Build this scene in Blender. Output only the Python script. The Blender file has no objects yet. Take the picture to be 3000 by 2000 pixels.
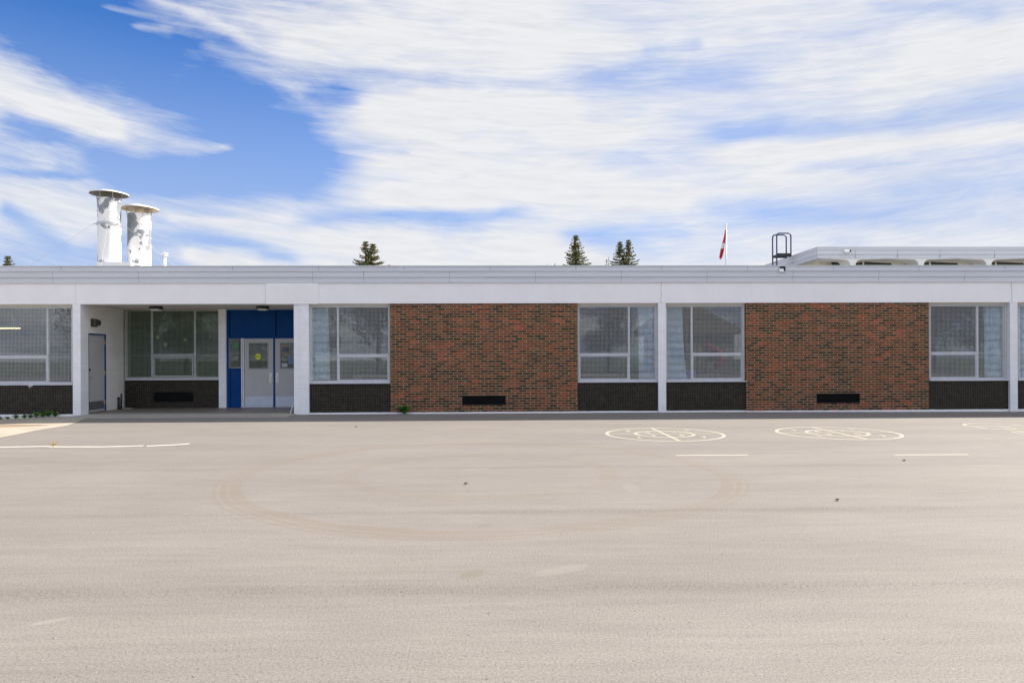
import bpy, math, random
from mathutils import Vector, Matrix
R = math.radians
random.seed(7)
sc = bpy.context.scene

# ------------------------------------------------------------------ camera
F, HY, D, HC = 2000.0, 1048.0, 18.5, 1.5          # focal (px of a 3000 px frame), horizon row, distance, eye height
YAW, ROLL = R(1.36), math.atan(0.0039)
cs, sn = math.cos(YAW), math.sin(YAW)
view = Vector((sn, cs, 0)); right = Vector((cs, -sn, 0)); up = Vector((0, 0, 1))
rr = right * math.cos(ROLL) - up * math.sin(ROLL)
ur = up * math.cos(ROLL) + right * math.sin(ROLL)
cam_d = bpy.data.cameras.new('camera'); cam = bpy.data.objects.new('camera', cam_d)
sc.collection.objects.link(cam); sc.camera = cam
cam_d.sensor_width = 36; cam_d.lens = F / 3000 * 36; cam_d.shift_y = 48 / 3000.0
cam_d.clip_start = 0.1; cam_d.clip_end = 3000
m = Matrix((rr, ur, -view)).transposed().to_4x4(); m.translation = Vector((0, -D, HC))
cam.matrix_world = m
CP = Vector((0, -D, HC))

def ray(px, py): return view + rr * ((px - 1500) / F) + ur * ((HY - py) / F)
def P(px, py, Y):
    d = ray(px, py); return CP + d * ((Y + D) / d.y)
def fx(px, Y=0.0, py=1048): return P(px, py, Y).x
def fz(px, py, Y=0.0): return P(px, py, Y).z
def G(px, py, z=0.0):
    d = ray(px, py); return CP + d * ((z - HC) / d.z)

# ------------------------------------------------------------------ light
SUN_EL, SUN_B = 40.0, 25.0                         # elevation; azimuth turned from +x towards +y (behind the school)
SUN_STR, SKY_STR, EXPO = 4.8, 0.12, 1.00
CLOUD_L = 0.88 / (SKY_STR * 2 ** EXPO)
world = bpy.data.worlds.new('World'); sc.world = world; world.use_nodes = True
wn, wl = world.node_tree.nodes, world.node_tree.links
wn.clear()

class NT:
    """small helper that adds nodes to a tree"""
    def __init__(s, tree): s.n, s.l = tree.nodes, tree.links
    def set(s, sock, v):
        if isinstance(v, bpy.types.NodeSocket): s.l.new(v, sock)
        elif v is not None: sock.default_value = v
    def math(s, op, a, b=None, c=None, clamp=False):
        n = s.n.new('ShaderNodeMath'); n.operation = op; n.use_clamp = clamp
        s.set(n.inputs[0], a); s.set(n.inputs[1], b)
        if c is not None: s.set(n.inputs[2], c)
        return n.outputs[0]
    def comb(s, x=0.0, y=0.0, z=0.0):
        n = s.n.new('ShaderNodeCombineXYZ'); s.set(n.inputs[0], x); s.set(n.inputs[1], y); s.set(n.inputs[2], z); return n.outputs[0]
    def sep(s, v):
        n = s.n.new('ShaderNodeSeparateXYZ'); s.set(n.inputs[0], v); return n.outputs
    def noise(s, vec, scale=1.0, detail=4.0, rough=0.5, dist=0.0, out=0):
        n = s.n.new('ShaderNodeTexNoise'); s.set(n.inputs['Vector'], vec)
        n.inputs['Scale'].default_value = scale; n.inputs['Detail'].default_value = detail
        n.inputs['Roughness'].default_value = rough; n.inputs['Distortion'].default_value = dist
        return n.outputs[out]
    def rng(s, v, a, b, c=0.0, d=1.0, smooth=False):
        n = s.n.new('ShaderNodeMapRange'); s.set(n.inputs[0], v)
        for i, q in zip((1, 2, 3, 4), (a, b, c, d)): s.set(n.inputs[i], q)
        if smooth: n.interpolation_type = 'SMOOTHSTEP'
        return n.outputs[0]
    def mix(s, f, a, b, mode='MIX'):
        n = s.n.new('ShaderNodeMix'); n.data_type = 'RGBA'; n.blend_type = mode
        s.set(n.inputs[0], f)
        s.set(n.inputs[6], tuple(a) + (1,) if isinstance(a, (tuple, list)) and len(a) == 3 else a)
        s.set(n.inputs[7], tuple(b) + (1,) if isinstance(b, (tuple, list)) and len(b) == 3 else b)
        return n.outputs[2]
    def ramp(s, f, stops, interp='LINEAR'):
        n = s.n.new('ShaderNodeValToRGB'); s.set(n.inputs[0], f); r = n.color_ramp; r.interpolation = interp
        while len(r.elements) < len(stops): r.elements.new(0.5)
        for i, (p, c) in enumerate(sorted(stops, key=lambda q: q[0])):
            e = r.elements[i]; e.position = p
            e.color = (c, c, c, 1) if not isinstance(c, (tuple, list)) else tuple(c) + (1,)
        return n.outputs[0]
    def vmul(s, v, k):
        n = s.n.new('ShaderNodeVectorMath'); n.operation = 'MULTIPLY'; s.set(n.inputs[0], v); s.set(n.inputs[1], k); return n.outputs[0]
    def white(s, v):
        n = s.n.new('ShaderNodeTexWhiteNoise'); n.noise_dimensions = '3D'; s.set(n.inputs['Vector'], v); return n.outputs['Value']
    def bump(s, h, strength=0.3, dist=0.01):
        n = s.n.new('ShaderNodeBump'); n.inputs['Strength'].default_value = strength; n.inputs['Distance'].default_value = dist
        s.set(n.inputs['Height'], h); return n.outputs[0]

W = NT(world.node_tree)
sky = wn.new('ShaderNodeTexSky'); sky.sky_type = 'NISHITA'; sky.sun_disc = False
sky.sun_elevation = R(SUN_EL); sky.sun_rotation = R(90 - SUN_B)
sky.air_density = 1.0; sky.dust_density = 0.35; sky.ozone_density = 2.2; sky.altitude = 600
tc = wn.new('ShaderNodeTexCoord'); gx, gy, gz = W.sep(tc.outputs['Generated'])
xr = W.math('SUBTRACT', W.math('MULTIPLY', gx, cs), W.math('MULTIPLY', gy, sn))
yr = W.math('ADD', W.math('MULTIPLY', gx, sn), W.math('MULTIPLY', gy, cs))
ym = W.math('MAXIMUM', yr, 0.12)
u0 = W.math('DIVIDE', xr, ym); v0 = W.math('DIVIDE', gz, ym)
# cirrus cover over the school, by bearing (columns) and height (rows, top to bottom): 0 clear .. 9 dense
COVER = ['0001466677899987788776655',
         '0000356678999987777776668',
         '0000015689999998987666789',
         '2000035667888764567788998',
         '9411000526888765567778875',
         '7984310149999998776666533',
         '3178410068999998754333577',
         '5621100015899866689999875',
         '4640000037999998878887654',
         '6775554269988998877654456',
         '4676426764346887655555566',
         '3221245688788755667777777',
         '3333487889999998889888888']
flow = W.math('ADD', W.math('MULTIPLY', u0, -0.05), W.math('MULTIPLY', W.math('MULTIPLY', u0, u0), 0.16))
across = W.math('SUBTRACT', v0, flow)
fib_v = W.comb(u0, W.math('MULTIPLY', across, 3.6), 0.0)
w1 = W.noise(W.comb(u0, W.math('MULTIPLY', v0, 1.8), 3.1), 3.4, 5, 0.55)
w2 = W.noise(W.comb(u0, W.math('MULTIPLY', v0, 2.2), 9.7), 4.2, 6, 0.6)
uu = W.math('ADD', u0, W.math('MULTIPLY', W.math('SUBTRACT', w1, 0.5), 0.13))
vv = W.math('ADD', v0, W.math('MULTIPLY', W.math('SUBTRACT', w2, 0.5), 0.055))
tcol = W.math('ADD', W.math('MULTIPLY', uu, F / 3000), 0.5, clamp=True)
trow = W.math('DIVIDE', W.math('SUBTRACT', HY, W.math('MULTIPLY', vv, F)), 65.0)
trow = W.math('MINIMUM', W.math('MAXIMUM', trow, 0.0), 12.0)
cov = None
for i, row in enumerate(COVER):
    row = (row + "9" * 25)[:25]
    rmp = W.ramp(tcol, [(k / 24.0, int(ch) / 9.0) for k, ch in enumerate(row)], 'LINEAR')
    hat = W.math('SUBTRACT', 1.0, W.math('ABSOLUTE', W.math('SUBTRACT', trow, float(i))), clamp=True)
    t = W.math('MULTIPLY', rmp, hat)
    cov = t if cov is None else W.math('ADD', cov, t)
# the larger streaks and the clear lanes between them: from, to (bearing/height), bow, widths, cover
SX = W.math('ADD', 1500.0, W.math('MULTIPLY', W.math('ADD', u0, W.math('MULTIPLY', W.math('SUBTRACT', w1, 0.5), 0.05)), F))
SY = W.math('SUBTRACT', HY, W.math('MULTIPLY', W.math('ADD', v0, W.math('MULTIPLY', W.math('SUBTRACT', w2, 0.5), 0.034)), F))
def streak(cov, x0, y0, x1, y1, bow, wa, wb, val, am=1.0):
    dx, dy = x1 - x0, y1 - y0; L = math.hypot(dx, dy)
    px_ = W.math('SUBTRACT', SX, float(x0)); py_ = W.math('SUBTRACT', SY, float(y0))
    t = W.math('ADD', W.math('MULTIPLY', px_, dx / L / L), W.math('MULTIPLY', py_, dy / L / L))
    q = W.math('ADD', W.math('MULTIPLY', px_, -dy / L), W.math('MULTIPLY', py_, dx / L))
    if bow: q = W.math('SUBTRACT', q, W.math('MULTIPLY', W.math('MULTIPLY', t, W.math('SUBTRACT', 1.0, t)), 4.0 * bow))
    wd = W.math('ADD', float(wa), W.math('MULTIPLY', t, float(wb - wa)))
    mk = W.rng(W.math('DIVIDE', W.math('ABSOLUTE', q), W.math('MAXIMUM', wd, 3.0)), 1.95, 0.0, 0, 1, True)
    en = W.rng(W.math('ABSOLUTE', W.math('SUBTRACT', t, 0.5)), 0.60, 0.40, 0, 1, True)
    f_ = W.math('MULTIPLY', W.math('MULTIPLY', mk, en), 0.92 * am)
    n = W.n.new('ShaderNodeMix'); n.data_type = 'FLOAT'
    W.set(n.inputs[0], f_); W.set(n.inputs[2], cov); n.inputs[3].default_value = val
    return n.outputs[0]
for st_ in ((560, 200, 900, 500, 0, 110, 70, 0.0), (100, 30, 350, 120, 0, 120, 90, 0.0), (300, 500, 800, 540, 0, 40, 50, 0.02), (0, 330, 380, 440, 10, 26, 20, 0.02),
            (-150, 150, 430, 410, 10, 85, 40, 1.0), (380, 395, 690, 424, 8, 32, 10, 0.62), (250, 270, 560, 350, 0, 30, 16, 0.35, .7),
            (-80, 430, 250, 470, 0, 50, 20, 0.55), (-50, 505, 260, 520, 0, 16, 10, 0.10), (-60, 560, 330, 650, 10, 60, 45, 0.88), (0, 600, 200, 720, 0, 20, 30, 0.12),
            (470, 615, 960, 700, 16, 14, 40, 0.92), (520, 690, 880, 760, 0, 20, 16, 0.18), (540, 752, 760, 775, 0, 16, 26, 0.95),
            (310, 8, 520, 50, 0, 8, 14, 0.50, .7), (400, 72, 580, 66, 0, 10, 16, 0.42, .7), (450, -20, 760, 130, -10, 12, 20, 0.80), (600, 130, 880, 250, 0, 16, 20, 0.45, .6),
            (800, 110, 1600, 150, 0, 85, 70, 1.0), (980, 222, 1650, 240, 8, 20, 22, 0.58), (900, 268, 1060, 300, 0, 16, 14, 0.30), (1640, 245, 2260, 235, 0, 34, 22, 0.50),
            (1060, 335, 1700, 330, 0, 72, 62, 1.0), (1700, 330, 2150, 300, 0, 30, 20, 0.82), (990, 440, 1200, 452, 0, 22, 10, 0.42), (1050, 490, 1700, 500, 0, 36, 40, 0.98),
            (2060, 398, 2720, 362, 6, 30, 26, 0.24), (2620, 352, 3100, 262, 0, 26, 44, 0.24), (2080, 470, 3100, 408, -14, 26, 30, 1.0), (2330, 505, 3050, 452, 0, 16, 34, 0.42),
            (1980, 560, 2500, 520, 0, 30, 24, 0.88), (1050, 575, 2100, 585, 0, 34, 38, 1.0), (880, 645, 1520, 628, 6, 26, 14, 0.20), (1150, 672, 1420, 675, 0, 9, 7, 0.25),
            (900, 720, 1700, 720, 0, 46, 40, 0.97), (1640, 694, 2020, 676, 0, 20, 26, 0.32), (2050, 610, 2700, 640, 0, 26, 34, 0.34), (2600, 560, 3050, 540, 0, 26, 30, 0.36),
            (2150, 720, 3000, 700, 0, 30, 30, 0.72), (2650, 190, 3080, 90, 0, 44, 60, 1.0), (2560, 22, 2920, 38, 0, 20, 26, 0.42), (1880, 150, 2060, 130, 0, 26, 16, 0.5)):
    cov = streak(cov, *st_)
# rest of the sky: free cirrus by bearing on a flat layer
zz = W.math('ADD', W.math('MAXIMUM', gz, 0.0), 0.14)
free = W.noise(W.comb(W.math('DIVIDE', gx, zz), W.math('DIVIDE', W.math('MULTIPLY', gy, 1.7), zz), 0.0), 0.45, 7, 0.6, 0.6)
free = W.rng(free, 0.38, 0.62, 0.05, 0.90, True)
front = W.math('MULTIPLY', W.rng(yr, 0.30, 0.55, 0, 1, True), W.rng(v0, 0.60, 0.85, 1, 0, True))
cov = W.math('ADD', W.math('MULTIPLY', cov, front), W.math('MULTIPLY', free, W.math('SUBTRACT', 1.0, front)))
fa = W.noise(fib_v, 5.0, 10, 0.63, 0.7)
fb = W.noise(W.vmul(fib_v, (1.0, 2.6, 1.0)), 11.0, 7, 0.6, 0.6)
fib = W.math('ADD', W.math('MULTIPLY', W.math('SUBTRACT', fa, 0.5), 1.5), W.math('MULTIPLY', W.math('SUBTRACT', fb, 0.5), 0.8))
edge = W.math('ADD', 0.34, W.math('MULTIPLY', W.math('MULTIPLY', cov, W.math('SUBTRACT', 1.0, cov)), 1.7))
dens = W.math('ADD', cov, W.math('MULTIPLY', fib, edge))
dens = W.rng(dens, 0.12, 0.98, 0, 1)
dens = W.math('POWER', dens, 1.05)
skyc = W.mix(1.0, sky.outputs[0], (0.225, 0.44, 0.72), 'MULTIPLY')
# thin brightening of the air towards the horizon
skyc = W.mix(W.math('MAXIMUM', W.rng(gz, 0.08, 0.40, 0.92, 0.0), W.rng(xr, -0.25, 0.45, 0.0, 0.9)), skyc, (CLOUD_L * 0.55, CLOUD_L * 0.66, CLOUD_L * 0.93))
# unseen clouds behind the camera are brightened to add light on the shaded facade
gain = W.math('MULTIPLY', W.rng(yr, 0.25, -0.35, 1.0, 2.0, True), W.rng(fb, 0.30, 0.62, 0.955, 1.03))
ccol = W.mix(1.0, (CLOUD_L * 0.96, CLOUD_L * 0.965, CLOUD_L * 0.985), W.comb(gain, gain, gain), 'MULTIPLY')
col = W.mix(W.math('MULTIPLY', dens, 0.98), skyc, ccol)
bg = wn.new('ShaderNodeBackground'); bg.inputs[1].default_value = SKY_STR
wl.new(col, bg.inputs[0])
wo = wn.new('ShaderNodeOutputWorld'); wl.new(bg.outputs[0], wo.inputs[0])

sd = bpy.data.lights.new('sun', 'SUN'); sd.energy = SUN_STR; sd.angle = R(0.6); sd.color = (1.0, 0.93, 0.84)
so = bpy.data.objects.new('sun', sd); sc.collection.objects.link(so)
sdir = Vector((math.cos(R(SUN_B)) * math.cos(R(SUN_EL)), math.sin(R(SUN_B)) * math.cos(R(SUN_EL)), math.sin(R(SUN_EL))))
so.rotation_euler = sdir.to_track_quat('Z', 'Y').to_euler(); so.location = (30, 20, 40)
sc.view_settings.view_transform = 'Standard'; sc.view_settings.look = 'None'
sc.view_settings.exposure = EXPO; sc.view_settings.gamma = 1.0

# ------------------------------------------------------------------ mesh helpers
class MB:
    def __init__(s): s.v, s.f, s.m, s.cur = [], [], [], 0
    def face(s, pts, mi=None):
        i = len(s.v); s.v += [tuple(p) for p in pts]; s.f.append(tuple(range(i, i + len(pts)))); s.m.append(s.cur if mi is None else mi)
    def box(s, x0, x1, y0, y1, z0, z1, mi=None):
        if x0 > x1: x0, x1 = x1, x0
        i = len(s.v)
        s.v += [(x0, y0, z0), (x1, y0, z0), (x1, y1, z0), (x0, y1, z0), (x0, y0, z1), (x1, y0, z1), (x1, y1, z1), (x0, y1, z1)]
        for q in ((0, 3, 2, 1), (4, 5, 6, 7), (0, 1, 5, 4), (1, 2, 6, 5), (2, 3, 7, 6), (3, 0, 4, 7)):
            s.f.append(tuple(i + k for k in q)); s.m.append(s.cur if mi is None else mi)
        return s
    def tube(s, pts, r, n=8, closed=False, taper=None):
        pts = [Vector(p) for p in pts]; rings = []
        prev = None
        for k, p in enumerate(pts):
            if closed: d = (pts[(k + 1) % len(pts)] - pts[k - 1])
            else: d = pts[min(k + 1, len(pts) - 1)] - pts[max(k - 1, 0)]
            d.normalize()
            a = Vector((0, 0, 1)) if abs(d.z) < 0.9 else Vector((1, 0, 0))
            if prev is not None: a = prev
            b = d.cross(a).normalized(); a2 = b.cross(d).normalized(); prev = a2
            rad = r if taper is None else r * taper[k]
            i = len(s.v)
            for j in range(n):
                t = 2 * math.pi * j / n; s.v.append(tuple(p + (a2 * math.cos(t) + b * math.sin(t)) * rad))
            rings.append(i)
        segs = list(zip(rings, rings[1:])) + ([(rings[-1], rings[0])] if closed else [])
        for a_, b_ in segs:
            for j in range(n):
                s.f.append((a_ + j, a_ + (j + 1) % n, b_ + (j + 1) % n, b_ + j)); s.m.append(s.cur)
        if not closed:
            s.f.append(tuple(rings[0] + j for j in reversed(range(n)))); s.m.append(s.cur)
            s.f.append(tuple(rings[-1] + j for j in range(n))); s.m.append(s.cur)
        return s
    def lathe(s, cx, cy, prof, n=40, close=True):
        rings = []
        for r, z in prof:
            i = len(s.v)
            for j in range(n):
                t = 2 * math.pi * j / n; s.v.append((cx + r * math.cos(t), cy + r * math.sin(t), z))
            rings.append(i)
        for a, b in zip(rings, rings[1:]):
            for j in range(n):
                s.f.append((a + j, a + (j + 1) % n, b + (j + 1) % n, b + j)); s.m.append(s.cur)
        if close:
            s.f.append(tuple(rings[0] + j for j in reversed(range(n)))); s.m.append(s.cur)
            s.f.append(tuple(rings[-1] + j for j in range(n))); s.m.append(s.cur)
        return s
    def prism(s, poly, a, b, axis='y'):
        """poly in the plane perpendicular to axis, extruded from a to b"""
        def pt(p, q): return (p[0], q, p[1]) if axis == 'y' else ((p[0], p[1], q) if axis == 'z' else (q, p[0], p[1]))
        n = len(poly); i = len(s.v)
        s.v += [pt(p, a) for p in poly] + [pt(p, b) for p in poly]
        s.f.append(tuple(i + k for k in range(n))); s.m.append(s.cur)
        s.f.append(tuple(i + n + k for k in reversed(range(n)))); s.m.append(s.cur)
        for k in range(n):
            s.f.append((i + k, i + n + k, i + n + (k + 1) % n, i + (k + 1) % n)); s.m.append(s.cur)
        return s
    def ribbon(s, pts, w, z, closed=False, th=0.0):
        """flat painted stripe of width w along 2-D points, following the ground"""
        n = len(pts); L, Rr = [], []
        for k in range(n):
            a = Vector(pts[(k - 1) % n] if closed else pts[max(k - 1, 0)]); b = Vector(pts[(k + 1) % n] if closed else pts[min(k + 1, n - 1)])
            d = (b - a).normalized(); q = Vector((-d.y, d.x)); p = Vector(pts[k])
            L.append(p + q * w / 2); Rr.append(p - q * w / 2)
        for k in range(n if closed else n - 1):
            j = (k + 1) % n
            s.face([(t.x, t.y, gz_(t.x, t.y) + z) for t in (Rr[k], Rr[j], L[j], L[k])])
        return s

def root_of(o):
    while o.parent: o = o.parent
    return o
def obj(name, mb, mats, parent=None, smooth=False, label=None, origin=None):
    org = root_of(parent).location if parent else Vector(origin or (0, 0, 0))
    me = bpy.data.meshes.new(name)
    me.from_pydata([(x - org.x, y - org.y, z - org.z) for x, y, z in mb.v], [], mb.f)
    if not isinstance(mats, (list, tuple)): mats = [mats]
    for q in mats: me.materials.append(q)
    me.polygons.foreach_set('material_index', mb.m)
    if smooth: me.polygons.foreach_set('use_smooth', [True] * len(mb.f))
    me.update()
    o = bpy.data.objects.new(name, me); sc.collection.objects.link(o)
    if parent: o.parent = parent
    else: o.location = org
    if label: o['label'] = label
    return o
def thing(name, label, cat, loc=(0, 0, 0), group=None):
    o = bpy.data.objects.new(name, None); sc.collection.objects.link(o); o.empty_display_size = 0.2
    o.location = loc; o['label'] = label; o['category'] = cat
    if group: o['group'] = group
    return o
def tag(o, label, cat, group=None):
    o['label'] = label; o['category'] = cat
    if group: o['group'] = group
    return o
def struct(o): o['kind'] = 'structure'; return o
def sstep(a, b, x):
    t = min(1, max(0, (x - a) / (b - a))); return t * t * (3 - 2 * t)
def gz_(x, y):
    """height of the yard: falls a little at the left end, faint unevenness"""
    g = -0.085 * sstep(-10.6, -13.6, x) * sstep(-6.4, -3.4, y) - 0.03 * sstep(6, 14, x) * sstep(-2.4, 0, y)
    return g

# ------------------------------------------------------------------ materials
MATS = {}
def mat(name, build):
    m = bpy.data.materials.new(name); m.use_nodes = True; m.node_tree.nodes.clear()
    t = NT(m.node_tree); b = t.n.new('ShaderNodeBsdfPrincipled'); o = t.n.new('ShaderNodeOutputMaterial')
    t.l.new(b.outputs[0], o.inputs[0]); build(t, b, o); MATS[name] = m; return m
def pos(t):
    g = t.n.new('ShaderNodeNewGeometry'); return g.outputs['Position']
def plain(name, c, rough=0.6, metal=0.0, var=0.08, scale=6.0, spec=0.5, bump=0.0):
    def b(t, p, o):
        n = t.noise(pos(t), scale, 5, 0.6)
        f = t.rng(n, 0.3, 0.7, 1 - var, 1 + var)
        t.set(p.inputs['Base Color'], t.mix(1.0, c, t.comb(f, f, f), 'MULTIPLY'))
        p.inputs['Roughness'].default_value = rough; p.inputs['Metallic'].default_value = metal
        p.inputs['Specular IOR Level'].default_value = spec
        if bump: t.set(p.inputs['Normal'], t.bump(t.noise(pos(t), scale * 8, 4, 0.6), bump, 0.01))
    return mat(name, b)

def brick(name, bw, bh, joint, stagger, palette, mortar, rough=0.8, bstr=0.5, x0=0.0, z0=0.03, spec=0.12):
    def b(t, p, o):
        x, y, z = t.sep(pos(t))
        zz = t.math('DIVIDE', t.math('SUBTRACT', z, z0), bh)
        row = t.math('FLOOR', zz)
        off = t.math('MULTIPLY', t.math('MODULO', t.math('ADD', row, 100.0), 2.0), stagger)
        xx = t.math('ADD', t.math('DIVIDE', t.math('SUBTRACT', x, x0), bw), off)
        colm = t.math('FLOOR', xx)
        fxx = t.math('SUBTRACT', xx, colm); fzz = t.math('SUBTRACT', zz, row)
        rough_e = t.math('MULTIPLY', t.math('SUBTRACT', t.noise(pos(t), 90, 3, 0.6), 0.5), 0.006)
        ex = t.math('ADD', t.math('MULTIPLY', t.math('MINIMUM', fxx, t.math('SUBTRACT', 1.0, fxx)), bw), rough_e)
        ez = t.math('ADD', t.math('MULTIPLY', t.math('MINIMUM', fzz, t.math('SUBTRACT', 1.0, fzz)), bh), rough_e)
        e = t.math('MINIMUM', ex, ez)
        face = t.rng(e, joint * 0.42, joint * 0.62, 0, 1, True)
        idv = t.comb(colm, row, 1.0)
        w = t.white(idv); w2 = t.white(t.comb(colm, row, 7.0))
        drift = t.math('MULTIPLY', t.math('SUBTRACT', t.noise(pos(t), 0.8, 4, 0.6), 0.5), 0.7)
        c = t.ramp(t.math('ADD', w, drift, clamp=True), palette, 'LINEAR')
        g = t.noise(pos(t), 45, 5, 0.7)
        k = t.math('MULTIPLY', t.rng(g, 0.3, 0.7, 0.78, 1.2), t.rng(w2, 0, 1, 0.82, 1.15))
        c = t.mix(1.0, c, t.comb(k, k, k), 'MULTIPLY')
        mg = t.rng(t.noise(pos(t), 5, 5, 0.6), 0.3, 0.7, 0.60, 1.25)
        mc = t.mix(1.0, mortar, t.comb(mg, mg, mg), 'MULTIPLY')
        t.set(p.inputs['Base Color'], t.mix(face, mc, c))
        p.inputs['Roughness'].default_value = rough; p.inputs['Specular IOR Level'].default_value = spec
        h = t.math('ADD', face, t.math('MULTIPLY', g, 0.25))
        t.set(p.inputs['Normal'], t.bump(h, bstr, 0.006))
    return mat(name, b)

M_brick = brick('red_brick', 0.208, 0.0672, 0.012, 0.5,
                [(0.0, (0.050, 0.036, 0.023)), (0.20, (0.066, 0.041, 0.024)), (0.34, (0.115, 0.054, 0.028)), (0.55, (0.150, 0.062, 0.032)),
                 (0.78, (0.185, 0.064, 0.032)), (0.92, (0.225, 0.066, 0.032)), (1.0, (0.30, 0.072, 0.034))], (0.36, 0.28, 0.19))
M_dark = brick('black_brick', 0.066, 0.0672, 0.009, 0.0,
               [(0.0, (0.012, 0.0105, 0.008)), (0.5, (0.018, 0.015, 0.0105)), (1.0, (0.030, 0.023, 0.015))], (0.060, 0.051, 0.036), rough=0.5, bstr=0.3, spec=0.22)

def block(name, c, side=False):
    def b(t, p, o):
        x, y, z = t.sep(pos(t))
        h = y if side else x
        zz = t.math('DIVIDE', z, 0.2); row = t.math('FLOOR', zz); fz_ = t.math('SUBTRACT', zz, row)
        hx = t.math('ADD', t.math('DIVIDE', h, 0.4), t.math('MULTIPLY', t.math('MODULO', t.math('ADD', row, 50.0), 2.0), 0.5))
        fx_ = t.math('SUBTRACT', hx, t.math('FLOOR', hx))
        e = t.math('MULTIPLY', t.math('MINIMUM', fz_, t.math('SUBTRACT', 1.0, fz_)), 0.2)
        if side: e = t.math('MINIMUM', e, t.math('MULTIPLY', t.math('MINIMUM', fx_, t.math('SUBTRACT', 1.0, fx_)), 0.4))
        j = t.rng(e, 0.002, 0.007, 0, 1, True)
        n = t.noise(pos(t), 2.2, 6, 0.65)
        f = t.rng(n, 0.3, 0.7, 0.92, 1.05)
        cc = t.mix(1.0, c, t.comb(f, f, f), 'MULTIPLY')
        cc = t.mix(t.math('MULTIPLY', t.math('SUBTRACT', 1.0, j), 0.22), cc, (0.42, 0.42, 0.42))
        # chipped paint near the foot
        chip = t.math('MULTIPLY', t.rng(z, 0.35, -0.05, 0, 1), t.rng(t.noise(pos(t), 17, 6, 0.7), 0.56, 0.62, 0, 1))
        cc = t.mix(t.math('MULTIPLY', chip, 0.55), cc, (0.36, 0.36, 0.34))
        t.set(p.inputs['Base Color'], cc)
        p.inputs['Roughness'].default_value = 0.6; p.inputs['Specular IOR Level'].default_value = 0.3
        t.set(p.inputs['Normal'], t.bump(t.math('ADD', j, t.math('MULTIPLY', t.noise(pos(t), 120, 4, 0.6), 0.5)), 0.3, 0.004))
    return mat(name, b)
M_block = block('painted_block', (0.78, 0.78, 0.81))
M_blocks = block('painted_block_side', (0.78, 0.765, 0.72), True)

def stucco(name, c, streak=0.06):
    def b(t, p, o):
        x, y, z = t.sep(pos(t))
        n = t.noise(pos(t), 1.1, 6, 0.6); n2 = t.noise(t.comb(t.math('MULTIPLY', x, 9.0), y, t.math('MULTIPLY', z, 0.8)), 1.0, 5, 0.6)
        f = t.math('MULTIPLY', t.rng(n, 0.3, 0.7, 0.96, 1.03), t.rng(n2, 0.35, 0.75, 1.0 + streak * .3, 1.0 - streak))
        t.set(p.inputs['Base Color'], t.mix(1.0, c, t.comb(f, f, f), 'MULTIPLY'))
        p.inputs['Roughness'].default_value = 0.7; p.inputs['Specular IOR Level'].default_value = 0.25
        t.set(p.inputs['Normal'], t.bump(t.noise(pos(t), 60, 4, 0.6), 0.12, 0.004))
    return mat(name, b)
M_beam = stucco('beam_paint', (0.82, 0.808, 0.825), 0.012)
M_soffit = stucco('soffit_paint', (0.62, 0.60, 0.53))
M_cream = stucco('cream_paint', (0.78, 0.75, 0.62))
def metal_siding(name, c):
    def b(t, p, o):
        x, y, z = t.sep(pos(t))
        n = t.noise(t.comb(t.math('MULTIPLY', x, 0.6), y, t.math('MULTIPLY', z, 14.0)), 1.0, 5, 0.6)
        pan = t.white(t.comb(t.math('FLOOR', t.math('DIVIDE', t.math('ADD', x, 60.35), 2.31)), t.math('FLOOR', t.math('MULTIPLY', z, 7.0)), 0.0))
        f = t.math('MULTIPLY', t.rng(n, 0.3, 0.7, 0.965, 1.03), t.rng(pan, 0, 1, 0.96, 1.03))
        t.set(p.inputs['Base Color'], t.mix(1.0, c, t.comb(f, f, f), 'MULTIPLY'))
        p.inputs['Roughness'].default_value = 0.45; p.inputs['Specular IOR Level'].default_value = 0.4
        t.set(p.inputs['Normal'], t.bump(t.noise(t.comb(t.math('MULTIPLY', x, 1.2), y, t.math('MULTIPLY', z, 5.0)), 2.0, 3, 0.5), 0.15, 0.02))
    return mat(name, b)
def paint(name, c):
    def b(t, p, o):
        n = t.noise(pos(t), 22, 7, 0.8); w = t.rng(n, 0.36, 0.46, 0.35, 0)
        g = t.rng(t.noise(pos(t), 3, 4, 0.6), 0.3, 0.7, 0.88, 1.06)
        t.set(p.inputs['Base Color'], t.mix(w, t.mix(1.0, c, t.comb(g, g, g), 'MULTIPLY'), (0.26, 0.225, 0.195))); p.inputs['Roughness'].default_value = 0.8
        t.set(p.inputs['Normal'], t.bump(n, 0.4, 0.004))
    return mat(name, b)
M_fascia = metal_siding('fascia_metal', (0.60, 0.62, 0.67))
M_groove = plain('groove', (0.27, 0.28, 0.32))
M_trim = plain('aluminium_trim', (0.60, 0.61, 0.66), 0.4, 0.0)
M_wire = plain('screen_wire', (0.60, 0.62, 0.65), 0.5)
M_wired = plain('screen_wire_green', (0.24, 0.31, 0.24), 0.5)
M_blue = plain('blue_paint', (0.0005, 0.048, 0.20), 0.5, var=0.12, scale=3, spec=0.12)
M_door = plain('door_paint', (0.44, 0.435, 0.44), 0.5, var=0.04, scale=2)
M_kick = plain('kick_metal', (0.52, 0.56, 0.66), 0.38, 0.3, var=0.10, scale=14)
M_kickd = plain('kick_metal_dark', (0.14, 0.14, 0.15), 0.5, 0.2, var=0.15)
M_brass = plain('brass', (0.55, 0.45, 0.22), 0.4, 0.6)
M_pale = plain('pale_metal', (0.66, 0.68, 0.60), 0.4, 0.2)
M_black = plain('black_metal', (0.016, 0.018, 0.022), 0.5, 0.0, var=0.3)
M_vent = plain('vent_metal', (0.010, 0.012, 0.014), 0.35, 0.0, var=0.3)
M_foot = stucco('footing_paint', (0.84, 0.84, 0.86), 0.10)
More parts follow.
